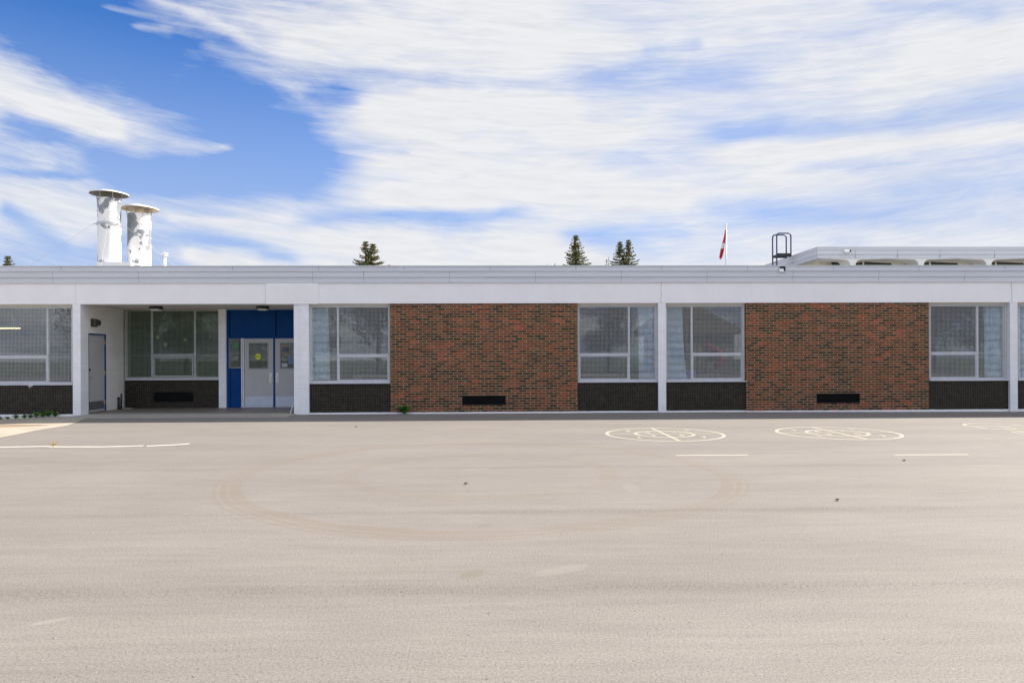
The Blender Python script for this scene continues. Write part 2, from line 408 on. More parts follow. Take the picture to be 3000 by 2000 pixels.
M_pipeb = plain('pipe_black', (0.02, 0.02, 0.022), 0.4)
M_rail = plain('rail_paint', (0.012, 0.035, 0.10), 0.4)
M_white = plain('white_plastic', (0.82, 0.82, 0.80), 0.35)
M_line = paint('line_paint', (0.45, 0.41, 0.315))
M_linew = paint('white_line_paint', (0.55, 0.51, 0.44))
M_yel = plain('sticker_yellow', (0.56, 0.66, 0.03), 0.5, var=0.03)
M_grn = plain('sticker_green', (0.0, 0.27, 0.10), 0.5, var=0.03)
M_ink = plain('ink', (0.03, 0.03, 0.03), 0.6)
M_paper = plain('paper', (0.62, 0.64, 0.70), 0.8)
M_bluep = plain('paper_blue', (0.14, 0.24, 0.52), 0.8)
M_navy = plain('paper_navy', (0.03, 0.05, 0.20), 0.8)
M_tan = plain('paper_tan', (0.35, 0.25, 0.18), 0.8)
M_star = plain('star_paper', (0.78, 0.74, 0.30), 0.7)
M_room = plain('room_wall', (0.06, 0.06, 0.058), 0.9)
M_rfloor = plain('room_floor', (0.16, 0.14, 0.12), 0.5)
M_roof = plain('roof_gravel', (0.40, 0.38, 0.35), 0.9, var=0.2, scale=25)
M_bin = plain('bin_blue', (0.02, 0.08, 0.40), 0.4)
M_table = plain('table_top', (0.40, 0.38, 0.36), 0.4)
M_red = plain('slide_red', (0.50, 0.04, 0.03), 0.4)
M_shingle = plain('shingle', (0.26, 0.20, 0.12), 0.9, var=0.2, scale=12)
M_siding = plain('house_siding', (0.35, 0.32, 0.26), 0.8)
M_flagr = plain('flag_red', (0.50, 0.012, 0.02), 0.8)
M_flagw = plain('flag_white', (0.75, 0.73, 0.68), 0.8)
M_galv = plain('galvanised', (0.50, 0.51, 0.52), 0.4, 0.5)
def _curt(t, p, o):
    n = t.rng(t.noise(t.vmul(pos(t), (14, 14, 1.0)), 2.0, 5, 0.6), 0.3, 0.7, 0.80, 1.0)
    t.set(p.inputs['Base Color'], t.mix(1.0, (0.70, 0.84, 1.0), t.comb(n, n, n), 'MULTIPLY')); p.inputs['Roughness'].default_value = 0.9
M_curtain = mat('curtain_cloth', _curt)
def glass(name, tint, ior):
    def b(t, p, o):
        t.n.remove(p)
        tr = t.n.new('ShaderNodeBsdfTransparent'); tr.inputs[0].default_value = tint + (1,)
        gl = t.n.new('ShaderNodeBsdfGlossy'); gl.inputs['Roughness'].default_value = 0.0; gl.inputs[0].default_value = (0.95, 1, 0.97, 1)
        ge = t.n.new('ShaderNodeNewGeometry'); vm = t.n.new('ShaderNodeVectorMath'); vm.operation = 'DOT_PRODUCT'
        t.l.new(ge.outputs['Normal'], vm.inputs[0]); t.l.new(ge.outputs['Incoming'], vm.inputs[1])
        f0 = ((ior - 1) / (ior + 1)) ** 2
        sch = t.math('MULTIPLY', t.math('POWER', t.math('SUBTRACT', 1.0, t.math('ABSOLUTE', vm.outputs['Value']), clamp=True), 5.0), 1 - f0)
        fr_ = t.math('ADD', sch, f0)
        ms = t.n.new('ShaderNodeMixShader'); t.l.new(fr_, ms.inputs[0]); t.l.new(tr.outputs[0], ms.inputs[1]); t.l.new(gl.outputs[0], ms.inputs[2])
        nb = t.bump(t.noise(pos(t), 1.3, 2, 0.5), 0.03, 0.01); t.l.new(nb, gl.inputs['Normal'])
        t.l.new(ms.outputs[0], o.inputs[0])
    return mat(name, b)
M_glass = glass('window_glass', (0.97, 0.985, 0.97), 1.60)
M_glassg = glass('window_glass_green', (0.80, 0.90, 0.83), 1.45)
def _lamp(t, p, o):
    p.inputs['Base Color'].default_value = (1, .85, .5, 1)
    p.inputs['Emission Color'].default_value = (1.0, 0.82, 0.42, 1); p.inputs['Emission Strength'].default_value = 1.6
M_lamp = mat('lamp_tube', _lamp)
def _diff(t, p, o):
    p.inputs['Base Color'].default_value = (.7, .72, .66, 1); p.inputs['Roughness'].default_value = 0.4
M_diff = mat('lamp_lens', _diff)

def _asph(t, p, o):
    x, y, z = t.sep(pos(t)); P3 = pos(t)
    base = (0.226, 0.203, 0.180)
    big = t.noise(t.comb(t.math('MULTIPLY', x, 0.28), y, 0.0), 0.9, 6, 0.62)
    mid = t.noise(t.comb(t.math('MULTIPLY', x, 0.5), t.math('MULTIPLY', y, 2.2), 0.0), 2.2, 6, 0.65)
    fine = t.noise(P3, 75.0, 4, 0.75); spk = t.noise(P3, 190.0, 2, 0.6)
    f = t.math('MULTIPLY', t.rng(big, 0.3, 0.7, 0.90, 1.08), t.rng(mid, 0.3, 0.7, 0.95, 1.05))
    f = t.math('MULTIPLY', f, t.rng(fine, 0.34, 0.66, 0.68, 1.28))
    f = t.math('MULTIPLY', f, t.rng(spk, 0.3, 0.7, 0.84, 1.15))
    strk = t.noise(t.comb(t.math('MULTIPLY', x, 0.55), t.math('MULTIPLY', y, 9.0), 2.0), 1.6, 6, 0.7)
    f = t.math('MULTIPLY', f, t.rng(strk, 0.3, 0.7, 0.93, 1.06))
    # paving seams parallel to the school: coarse open-textured bands
    yw = t.math('ADD', y, t.math('MULTIPLY', t.math('SUBTRACT', t.noise(t.comb(x, 0, 0), 0.5, 3, 0.6), 0.5), 0.14))
    seam = None
    for y0, wd, am in ((-6.62, 0.07, 0.9), (-9.15, 0.08, 0.9), (-11.85, 0.10, 1.0), (-14.06, 0.11, 1.1), (-3.9, 0.05, 0.4), (-7.9, 0.04, 0.35), (-10.4, 0.035, 0.25)):
        d = t.math('DIVIDE', t.math('SUBTRACT', yw, y0), wd)
        g = t.math('MULTIPLY', t.math('EXPONENT', t.math('MULTIPLY', t.math('MULTIPLY', d, d), -1.0)), am)
        seam = g if seam is None else t.math('ADD', seam, g)
    patch = t.rng(t.noise(t.comb(t.math('MULTIPLY', x, 0.7), t.math('MULTIPLY', y, 1.0), 4.0), 0.8, 5, 0.65), 0.32, 0.62, 0.25, 1.0)
    seam = t.math('MULTIPLY', seam, patch)
    coarse = t.noise(P3, 42.0, 4, 0.75)
    pit = t.rng(coarse, 0.50, 0.36, 0, 1)
    f = t.math('MULTIPLY', f, t.math('SUBTRACT', 1.0, t.math('MULTIPLY', seam, t.math('ADD', 0.06, t.math('MULTIPLY', pit, 0.50)))))
    pits = t.math('MULTIPLY', t.rng(t.noise(P3, 48.0, 3, 0.6, 0.4), 0.36, 0.29, 0, 0.8), t.rng(t.noise(P3, 2.0, 4, 0.6), 0.4, 0.6, 0.3, 1))
    f = t.math('MULTIPLY', f, t.math('SUBTRACT', 1.0, pits))
    c = t.mix(1.0, base, t.comb(f, f, f), 'MULTIPLY')
    hue = t.noise(P3, 0.6, 4, 0.6)
    c = t.mix(t.rng(hue, 0.35, 0.7, 0, 0.5), c, t.mix(1.0, c, (1.0, 1.0, 0.96), 'MULTIPLY'))
    # pale stones
    vo = t.n.new('ShaderNodeTexVoronoi'); vo.inputs['Scale'].default_value = 26; t.set(vo.inputs['Vector'], P3)
    st = t.math('MULTIPLY', t.rng(vo.outputs['Distance'], 0.10, 0.05, 0, 1), t.rng(t.sep(vo.outputs['Color'])[0], 0.93, 0.96, 0, 1))
    c = t.mix(t.math('MULTIPLY', st, 0.7), c, (0.6, 0.57, 0.5))
    # brown tyre scrub in two rings
    cen = CP + view * 8.9 + right * -0.4
    dx = t.math('SUBTRACT', x, cen.x); dy = t.math('SUBTRACT', y, cen.y)
    rad = t.math('SQRT', t.math('ADD', t.math('MULTIPLY', dx, dx), t.math('MULTIPLY', dy, dy)))
    rad = t.math('ADD', rad, t.math('MULTIPLY', t.math('SUBTRACT', t.noise(P3, 0.3, 2, 0.5), 0.5), 0.4))
    ring = None
    for r0, wd, am in ((3.0, 0.06, 1.0), (3.14, 0.03, 1.0), (3.24, 0.02, 0.8), (1.65, 0.09, 0.5)):
        g = t.math('MULTIPLY', t.rng(t.math('ABSOLUTE', t.math('SUBTRACT', rad, r0)), wd, wd * 1.5, 1, 0, True), am)
        ring = g if ring is None else t.math('MAXIMUM', ring, g)
    ring = t.math('MULTIPLY', ring, t.rng(t.noise(P3, 0.45, 3, 0.6), 0.36, 0.60, 0.40, 1))
    c = t.mix(t.math('MULTIPLY', ring, 0.45), c, (0.20, 0.155, 0.115))
    # olive oil stains and a pale scuff
    for px, py, ax, ay, colr, am in ((1385, 1680, 0.11, 0.09, (0.17, 0.155, 0.105), 0.5), (1422, 1539, 0.09, 0.07, (0.18, 0.16, 0.12), 0.4),
                                     (1640, 1670, 0.24, 0.10, (0.42, 0.37, 0.32), 0.12), (150, 1818, 0.10, 0.04, (0.42, 0.38, 0.33), 0.22),
                                     (1395, 1373, 0.22, 0.05, (0.42, 0.37, 0.32), 0.22), (1850, 1430, 0.1, 0.3, (0.36, 0.32, 0.27), 0.12)):
        q = G(px, py)
        ex = t.math('DIVIDE', t.math('SUBTRACT', x, q.x), ax); ey = t.math('DIVIDE', t.math('SUBTRACT', t.math('SUBTRACT', y, q.y), t.math('MULTIPLY', t.math('SUBTRACT', x, q.x), 0.5)), ay)
        dd = t.math('ADD', t.math('MULTIPLY', ex, ex), t.math('MULTIPLY', ey, ey))
        dd = t.math('ADD', dd, t.math('MULTIPLY', t.math('SUBTRACT', t.noise(P3, 9, 4, 0.7), 0.5), 2.0))
        c = t.mix(t.rng(dd, 1.2, 0.3, 0, am, True), c, colr)
    # wall shade painted as a dark colour strip, its blend switched off
    xs = t.math('ADD', y, t.math('MULTIPLY', t.math('SUBTRACT', t.noise(P3, 1.2, 3, 0.6), 0.5), 0.10))
    c = t.mix(t.rng(xs, -1.75, -1.55, 0, 0.0), c, (0.12, 0.115, 0.12))
    t.set(p.inputs['Base Color'], c)
    p.inputs['Roughness'].default_value = 0.8; p.inputs['Specular IOR Level'].default_value = 0.22
    h = t.math('ADD', t.math('MULTIPLY', fine, 0.6), t.math('ADD', t.math('MULTIPLY', coarse, 0.6), t.math('MULTIPLY', spk, 0.4)))
    t.set(p.inputs['Normal'], t.bump(h, 0.08, 0.003))
M_asph = mat('asphalt', _asph)
def conc(name, c, dirt=None):
    def b(t, p, o):
        P3 = pos(t); n = t.noise(P3, 1.6, 7, 0.65); n2 = t.noise(P3, 60, 3, 0.6)
        f = t.math('MULTIPLY', t.rng(n, 0.3, 0.7, 0.84, 1.12), t.rng(n2, 0.3, 0.7, 0.9, 1.1))
        cc = t.mix(1.0, c, t.comb(f, f, f), 'MULTIPLY')
        if dirt:
            x, y, z = t.sep(P3)
            for (qx, qy, ax, ay) in dirt:
                ex = t.math('DIVIDE', t.math('SUBTRACT', x, qx), ax); ey = t.math('DIVIDE', t.math('SUBTRACT', y, qy), ay)
                dd = t.math('ADD', t.math('ADD', t.math('MULTIPLY', ex, ex), t.math('MULTIPLY', ey, ey)), t.math('MULTIPLY', t.math('SUBTRACT', t.noise(P3, 6, 5, 0.7), 0.5), 1.4))
                cc = t.mix(t.rng(dd, 1.25, 0.75, 0, 0.9, True), cc, (0.25, 0.175, 0.105))
        t.set(p.inputs['Base Color'], cc); p.inputs['Roughness'].default_value = 0.85; p.inputs['Specular IOR Level'].default_value = 0.25
        t.set(p.inputs['Normal'], t.bump(n2, 0.3, 0.004))
    return mat(name, b)
dq = G(10, 1257, -0.08)
M_conc = conc('apron_concrete', (0.33, 0.32, 0.28))
M_walk = conc('walk_concrete', (0.41, 0.36, 0.285), [(dq.x, dq.y, 1.0, 0.30)])
def _grass(t, p, o):
    n = t.noise(pos(t), 1.5, 7, 0.7)
    t.set(p.inputs['Base Color'], t.mix(t.rng(n, 0.3, 0.7), (0.06, 0.10, 0.03), (0.12, 0.15, 0.05))); p.inputs['Roughness'].default_value = 0.95
M_grass = mat('lawn', _grass)
def leafmat(name, a, b_, sc_=3.0):
    def b(t, p, o):
        n = t.noise(pos(t), sc_, 4, 0.6)
        g = t.n.new('ShaderNodeNewGeometry')
        w = t.math('ADD', t.math('MULTIPLY', n, 0.6), t.math('MULTIPLY', g.outputs['Random Per Island'], 0.4))
        c = t.mix(t.rng(w, 0.3, 0.7), a, b_)
        t.set(p.inputs['Base Color'], c); p.inputs['Roughness'].default_value = 0.7; p.inputs['Specular IOR Level'].default_value = 0.3
    return mat(name, b)
M_spruce = leafmat('spruce_needles', (0.055, 0.070, 0.032), (0.20, 0.20, 0.08), 2.0)
M_cones = leafmat('spruce_cones', (0.34, 0.21, 0.07), (0.52, 0.36, 0.15), 3.0)
M_leaf = leafmat('leaves', (0.035, 0.065, 0.018), (0.10, 0.14, 0.04), 1.0)
M_weed = leafmat('weed_leaves', (0.05, 0.15, 0.02), (0.17, 0.34, 0.08), 12.0)
M_dryw = leafmat('dry_weed', (0.50, 0.40, 0.20), (0.72, 0.60, 0.36), 12.0)
M_bark = plain('bark', (0.09, 0.065, 0.045), 0.9, var=0.3, scale=12)
M_pbark = plain('pale_twig', (0.38, 0.33, 0.28), 0.9, var=0.2)
M_dleaf = plain('dead_leaf', (0.07, 0.05, 0.03), 0.8)
def _chim(t, p, o):
    P3 = pos(t); n = t.noise(t.vmul(P3, (1.0, 1.0, 0.8)), 1.25, 7, 0.62, 0.4); n2 = t.noise(P3, 5, 6, 0.7)
    k = t.rng(t.math('ADD', n, t.math('MULTIPLY', n2, 0.06)), 0.560, 0.568, 0, 1)
    n3 = t.rng(t.noise(P3, 3, 5, 0.6), 0.3, 0.7, 0.94, 1.03)
    w = t.mix(1.0, (0.80, 0.79, 0.78), t.comb(n3, n3, n3), 'MULTIPLY')
    g = t.mix(t.noise(P3, 9, 4, 0.6), (0.13, 0.15, 0.18), (0.34, 0.36, 0.37))
    t.set(p.inputs['Base Color'], t.mix(k, w, g)); p.inputs['Roughness'].default_value = 0.5
    t.set(p.inputs['Normal'], t.bump(t.math('SUBTRACT', 1.0, k), 0.3, 0.004))
M_chim = mat('peeling_paint', _chim)
def _under(t, p, o):
    n = t.noise(pos(t), 6, 6, 0.7)
    t.set(p.inputs['Base Color'], t.mix(t.rng(n, 0.4, 0.62), (0.55, 0.47, 0.33), (0.25, 0.17, 0.10))); p.inputs['Roughness'].default_value = 0.7
M_under = mat('rusty_underside', _under)
M_underd = plain('dark_underside', (0.085, 0.08, 0.065), 0.7, var=0.3)

# ------------------------------------------------------------------ ground
g = MB(); g.box(-600, 600, -600, 900, -1.2, -0.22)
struct(obj('ground', g, M_grass))
xs_ = [-60, -45, -30, -22, -18] + [(-16 + k * 0.3) for k in range(28)] + [-7, -5, -3, 0, 3, 5, 6.5, 8, 10, 12, 14, 18, 24, 32, 45, 60]
ys_ = [-44, -36, -28, -22] + [-19 + k * 1.2 for k in range(10)] + [-7.2 + k * 0.2 for k in range(36)] + [-0.05, 0.06]
a = MB()
for i in range(len(xs_) - 1):
    for j in range(len(ys_) - 1):
        q = [(xs_[i], ys_[j]), (xs_[i + 1], ys_[j]), (xs_[i + 1], ys_[j + 1]), (xs_[i], ys_[j + 1])]
        a.face([(x, y, gz_(x, y)) for x, y in q])
me_o = obj('asphalt', a, M_asph, smooth=True); struct(me_o)
import bmesh
bm = bmesh.new(); bm.from_mesh(me_o.data); bmesh.ops.remove_doubles(bm, verts=bm.verts, dist=0.001); bm.to_mesh(me_o.data); bm.free()

# concrete walk on the left, its outer edge curving away from the doorway
edge_px = [(262, 1222.2), (240, 1230), (222, 1238.5), (195, 1247), (140, 1256), (90, 1265), (45, 1274), (0, 1282), (-60, 1292), (-150, 1304)]
wk = MB()
epts = [G(*p_) for p_ in edge_px]                                      # from the doorway towards the viewer
def edge_x(y):
    if y >= epts[0].y: return epts[0].x
    for a_, b_ in zip(epts, epts[1:]):
        if b_.y <= y <= a_.y: return a_.x + (b_.x - a_.x) * (a_.y - y) / (a_.y - b_.y)
    return epts[-1].x
ye = epts[-1].y
wys = [0.05 + (ye - 0.05) * k / 44 for k in range(45)]
wxs = [-45, -30, -20] + [-16 + k * 0.3 for k in range(17)]
for ya, yb in zip(wys, wys[1:]):
    for k in range(len(wxs)):
        xa0 = xb0 = wxs[k]
        xa1, xb1 = (wxs[k + 1], wxs[k + 1]) if k + 1 < len(wxs) else (edge_x(ya), edge_x(yb))
        wk.face([(x_, y_, gz_(x_, y_) + .0055) for x_, y_ in ((xb0, yb), (xb1, yb), (xa1, ya), (xa0, ya))])
struct(obj('sidewalk', wk, M_walk))

# ------------------------------------------------------------------ school building
XP = lambda px: fx(px, 0.0)
X_rec0, X_rec1 = XP(238), XP(862)              # mouth of the recessed entrance
YB = 2.05                                      # back plane of the recess
ZT = 2.975                                     # underside of the beam
school = thing('school_building', 'long single-storey brick school with white beam, grey metal fascia and mesh-screened windows', 'building', (0, 0, 0))
XL, XR = -34.0, 38.0

slab = MB(); slab.box(X_rec0 - 0.05, X_rec1 + 0.05, -0.86, YB + 0.05, -0.12, 0.018)
struct(obj('concrete_apron', slab, M_conc))

def fascia(mb, x0, x1, ztop, yf, heights, steps, ysign=-1, th=0.12):
    z = ztop
    for h, s_ in zip(heights, steps):
        mb.box(x0, x1, yf - s_, yf + th, z - h, z)
        z -= h
    return z
zf0, hs, st_ = 3.965, (0.127, 0.153, 0.155), (0.075, 0.055, 0.035)
f = MB(); fascia(f, XL, XR, zf0, -0.03, hs, st_)
# drip shadows: slim metal returns under each course
z = zf0
for h, s_ in zip(hs[:2], st_[:2]):
    z -= h; f.box(XL, XR, -0.03 - s_ - 0.006, -0.03 - s_ + 0.02, z - 0.003, z + 0.004)
f.box(XL, XR, -0.03 - 0.095, 0.12, zf0, zf0 + 0.022)
gr = f; f.cur = 1
for k in range(-8, 14):
    x = XP(937 + 250 * k)
    if XL < x < XR and (k >= 0 or k == -1 or k < -2): gr.box(x - 0.004, x + 0.004, -0.1075, -0.10, zf0 - 0.125, zf0 - 0.001)
for k in range(-8, 14):
    x = XP((1068 if k == 0 else 1068 + 250.5 * k))
    if XL < x < XR:
        if k < 0 and k > -6: x = XP(661 + 250 * (k + 1) + 0) if k < -1 else XP(919)
        gr.box(x - 0.004, x + 0.004, -0.0875, -0.08, zf0 - 0.279, zf0 - 0.129)
        gr.box(x - 0.004, x + 0.004, -0.0675, -0.06, zf0 - 0.433, zf0 - 0.283)
gr.box(XP(1067) - 0.004, XP(1067) + 0.004, -0.0877, -0.08, zf0 - 0.279, zf0 - 0.129)
fo = obj('fascia', f, [M_fascia, M_groove], school)

zb1 = zf0 - sum(hs)
b = MB(); b.box(XL, XP(781), -0.035, 0.30, ZT, zb1 - 0.001); b.box(XP(933), XR, -0.035, 0.30, ZT, zb1 - 0.001)
b.box(XP(781) + 0.001, XP(933) - 0.001, -0.058, 0.30, ZT - 0.008, zb1 - 0.002)
jt = b; b.cur = 1
for px in (225, 1937, 2962): 
    x = XP(px); pts = []
    w_ = 0.0035
    zz0 = ZT + 0.005
    for k in range(9): pts.append((x + random.uniform(-.012, .012) * (1 if px > 300 else 0.1), -0.0365, zz0 + (zb1 - 0.01 - zz0) * k / 8))
    jt.tube(pts, 0.0045 if px > 300 else 0.002, 5)
jt.cur = 1; jt.box(XP(781) - 0.006, XP(781) + 0.001, -0.050, -0.0345, ZT - 0.004, zb1 - 0.004); jt.cur = 0; jt.box(XP(933) - 0.010, XP(933) + 0.020, -0.066, -0.034, ZT - 0.004, zb1 - 0.004)  # dark line left of the stepped piece is its edge shadow, painted in
obj('concrete_beam', b, [M_beam, plain('crack_and_edge_shade', (0.36, 0.36, 0.38))], school)
ro = MB(); ro.box(XL, XR, 0.12, 34, 3.55, 3.72); ro.box(XL, XR, 0.1201, 0.22, 3.72, 3.96)
obj('roof', ro, M_roof, school)

# interior shell: floor, ceiling, rear and party walls
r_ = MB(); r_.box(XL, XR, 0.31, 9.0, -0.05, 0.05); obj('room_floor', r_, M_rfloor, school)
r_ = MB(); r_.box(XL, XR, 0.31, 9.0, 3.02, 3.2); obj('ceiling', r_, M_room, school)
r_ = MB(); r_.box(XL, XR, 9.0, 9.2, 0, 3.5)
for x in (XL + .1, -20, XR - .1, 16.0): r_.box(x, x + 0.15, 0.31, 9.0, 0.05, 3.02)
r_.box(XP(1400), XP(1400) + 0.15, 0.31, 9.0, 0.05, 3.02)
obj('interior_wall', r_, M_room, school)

def footing(x0, x1, zt, y=-0.015):
    mb = MB(); n = max(2, int((x1 - x0) / 0.12)); 
    for k in range(n):
        xa, xb = x0 + (x1 - x0) * k / n, x0 + (x1 - x0) * (k + 1) / n
        zr = zt
        i = len(mb.v)
        mb.box(xa, xb, y - random.uniform(0, .006), 0.2, -0.2, zr - random.uniform(0, 0.006))
    return mb
# red brick panels
def brick_wall(pxa, pxb, vent, zlow):
    x0, x1 = XP(pxa), XP(pxb)
    mb = MB(); yb = 0.29
    if vent:
        v0_, v1_, z0_, z1_ = XP(vent[0]), XP(vent[1]), vent[2], vent[3]
        mb.box(x0, v0_, 0, yb, zlow, ZT - 0.002); mb.box(v1_, x1, 0, yb, zlow, ZT - 0.002)
        mb.box(v0_, v1_, 0, yb, zlow, z0_); mb.box(v0_, v1_, 0, yb, z1_, ZT - 0.002)
    else: mb.box(x0, x1, 0, yb, zlow, ZT - 0.002)
    w = obj('brick_wall', mb, M_brick, school)
    if vent:
        vm = MB(); vm.box(v0_, v1_, 0.12, 0.16, z0_, z1_)
        fr = 0.018
        vm.box(v0_, v1_, 0.012, 0.12, z0_, z0_ + fr); vm.box(v0_, v1_, 0.012, 0.12, z1_ - fr, z1_)
        vm.box(v0_, v0_ + fr, 0.012, 0.12, z0_, z1_); vm.box(v1_ - fr, v1_, 0.012, 0.12, z0_, z1_)
        n = 9
        for k in range(n):
            zc = z0_ + fr + (z1_ - z0_ - 2 * fr) * (k + 0.5) / n
            vm.prism([(0.03, zc - 0.010), (0.075, zc + 0.010), (0.075, zc + 0.007), (0.03, zc - 0.013)], v0_ + fr, v1_ - fr, 'x')
        obj('vent_grille', vm, M_vent, w)
    ft = footing(x0, x1, zlow - 0.001)
    obj('footing', ft, M_foot, school)
    return w
brick_wall(-420, -41, None, 0.045)
brick_wall(1143.5, 1692, (1352.6, 1481.5, fz(1417, 1186.7), fz(1417, 1158)), 0.045)
brick_wall(2186, 2721.5, (2391.7, 2519.5, fz(2455, 1181), fz(2455, 1151.5)), 0.036)
brick_wall(3208, 3740, None, 0.02)

# screened windows in the front wall
def screen_mesh(mb, x0, x1, z0, z1, y, pitch=0.0355, w=0.0035, t=0.003):
    n = int(round((x1 - x0) / pitch)); mz = int(round((z1 - z0) / pitch))
    for k in range(1, n):
        x = x0 + (x1 - x0) * k / n; mb.box(x - w / 2, x + w / 2, y, y + t, z0, z1)
    for k in range(1, mz):
        z = z0 + (z1 - z0) * k / mz; mb.box(x0, x1, y + t, y + 2 * t, z - w / 2, z + w / 2)
def window(pxl, pxr, pxm, tside, dark_l, dark_r, Y=0.0, zs=(0.845, 1.55, 1.62, 2.915), label=None, dz=0.0, zfoot=0.045, dirtlabel=None):
    """pxl..pxr frame, pxm mullion (px pair), tside: which light has the transom"""
    X = lambda p_: fx(p_, Y + 0.11)
    x0, x1 = X(pxl), X(pxr); m0, m1 = X(pxm[0]), X(pxm[1])
    zb, zt0, zt1, ztp = [q + dz for q in zs]
    y0, y1 = Y + 0.115, Y + 0.17; fw = 0.035
    mb = MB()
    mb.box(x0, x1, y0, y1, zb, zb + 0.055); mb.box(x0, x1, y0, y1, ztp - fw, ztp)
    mb.box(x0, x0 + fw, y0, y1, zb + 0.055, ztp - fw); mb.box(x1 - fw, x1, y0, y1, zb + 0.055, ztp - fw)
    mb.box(m0, m1, y0 - 0.006, y1 - 0.001, zb + 0.055, ztp - fw)
    ta, tb = (m1, x1 - fw) if tside == 'r' else (x0 + fw, m0)
    mb.box(ta, tb, y0 - 0.003, y1 - 0.002, zt0, zt1)
    # lower vent sash under the transom
    mb.box(ta, tb, y0 + 0.004, y1 - 0.004, zb + 0.055, zb + 0.08); mb.box(ta, tb, y0 + 0.004, y1 - 0.004, zt0 - 0.022, zt0)
    mb.box(ta, ta + 0.022, y0 + 0.004, y1 - 0.004, zb + 0.08, zt0 - 0.022); mb.box(tb - 0.022, tb, y0 + 0.004, y1 - 0.004, zb + 0.08, zt0 - 0.022)
    w = obj('window', mb, M_trim, school, label=label)
    pn = MB(); 
    for (qa, qb, qc, qd) in ((x0 + fw, m0, zb + 0.055, ztp - fw), (m1, x1 - fw, zb + 0.055, ztp - fw)):
        pn.box(qa, qb, Y + 0.140, Y + 0.146, qc, qd)
    obj('pane', pn, M_glass, w)
    s_ = MB(); ys = Y + 0.062; rf = 0.012
    for (qa, qb) in ((x0 + 0.004, x1 - 0.004),):
        s_.box(qa, qb, ys - .003, ys + .012, zb + 0.02, zb + 0.02 + rf); s_.box(qa, qb, ys - .003, ys + .012, ztp - 0.02 - rf, ztp - 0.02)
        s_.box(qa, qa + rf, ys - .0035, ys + .0125, zb + 0.02, ztp - 0.02); s_.box(qb - rf, qb, ys - .0035, ys + .0125, zb + 0.02, ztp - 0.02)
        zc = zt0 + 0.03
        s_.box(qa, qb, ys - .004, ys + .010, zc - 0.004, zc + 0.004)
        screen_mesh(s_, qa + rf, qb - rf, zb + 0.02 + rf, ztp - 0.02 - rf, ys)
        for zz_ in (zb + .1, zb + .75, zb + 1.35, ztp - .12):
            s_.box(qa - 0.022, qa + 0.004, ys, ys + 0.01, zz_ - .006, zz_ + .006); s_.box(qb - 0.004, qb + 0.022, ys, ys + 0.01, zz_ - .006, zz_ + .006)
    obj('screen', s_, M_wire, w)
    sl = MB(); d0, d1 = fx(dark_l, Y + .05), fx(dark_r, Y + .05)
    sl.prism([(Y - 0.012, zb - 0.022), (Y - 0.012, zb - 0.004), (Y + 0.13, zb + 0.002), (Y + 0.13, zb - 0.022)], d0 + 0.001, d1 - 0.001, 'x')
    obj('sill', sl, M_trim, w)
    hd = MB(); hd.box(d0 + 0.001, d1 - 0.001, Y + 0.085, Y + 0.19, ztp + 0.001, ZT - 0.002 + dz)
    hd.box(d0 + .001, x0, Y + 0.10, Y + 0.19, zb, ztp); hd.box(x1, d1 - .001, Y + 0.10, Y + 0.19, zb, ztp)
    obj('surround', hd, M_soffit, w)
    dk = MB(); dk.box(d0, d1, Y + 0.045, Y + 0.29, zfoot, zb - 0.0225)
    obj('dark_brick_panel', dk, M_dark, school)
    obj('footing', footing(d0, d1, zfoot - 0.001, Y + 0.02), M_foot, school)
    return w
window(-40, 213.5, (136.5, 142), 'l', -41, 215, label='window at the left end beside the block pillar, ceiling lamp showing through it')
window(911, 1141, (987.5, 992.5), 'r', 905.5, 1143.5, label='window right of the doorway pillar with a pale curtain at its left')
window(1694.5, 1922, (1840.5, 1845.5), 'l', 1692, 1928, label='window left of the middle pillar with a curtain at its right')
window(1951.5, 2177, (2024.6, 2029.4), 'r', 1950, 2186, label='window right of the middle pillar, gable roof mirrored in it')
window(2723, 2943, (2861, 2866.5), 'l', 2721.5, 2957, label='window left of the right-hand pillar with a bunched curtain', zfoot=0.036)
window(2982, 3206, (3055, 3060), 'r', 2979, 3208, label='window cut off by the right edge', zfoot=0.036)

# pillars
def pillar(pxa, pxb, y0=-0.03, y1=0.31, zlow=-0.2, ztop=ZT - 0.001, extra=None, label=None):
    mb = MB(); mb.box(XP(pxa), XP(pxb), y0, y1, zlow, ztop)
    if extra: mb.box(XP(extra[0]), XP(extra[1]), y0 + 0.018, y1 - .01, zlow, ztop)
    return obj('pillar', mb, M_block, school, label=label)
pillar(1928, 1950.5)
pl = MB(); pl.box(XP(2957), XP(2979), -0.03, 0.31, -0.2, ZT - 0.001)
obj('pillar', pl, M_block, school)
pillar(879.5, 905.5, extra=(861.5, 879.5), label='double white block pillar at the doorway')
# left pillar is the end of the recess side wall
pl = MB(); pl.box(XP(215), X_rec0, -0.03, 0.30, -0.2, ZT - 0.001)
obj('pillar', pl, M_block, school)

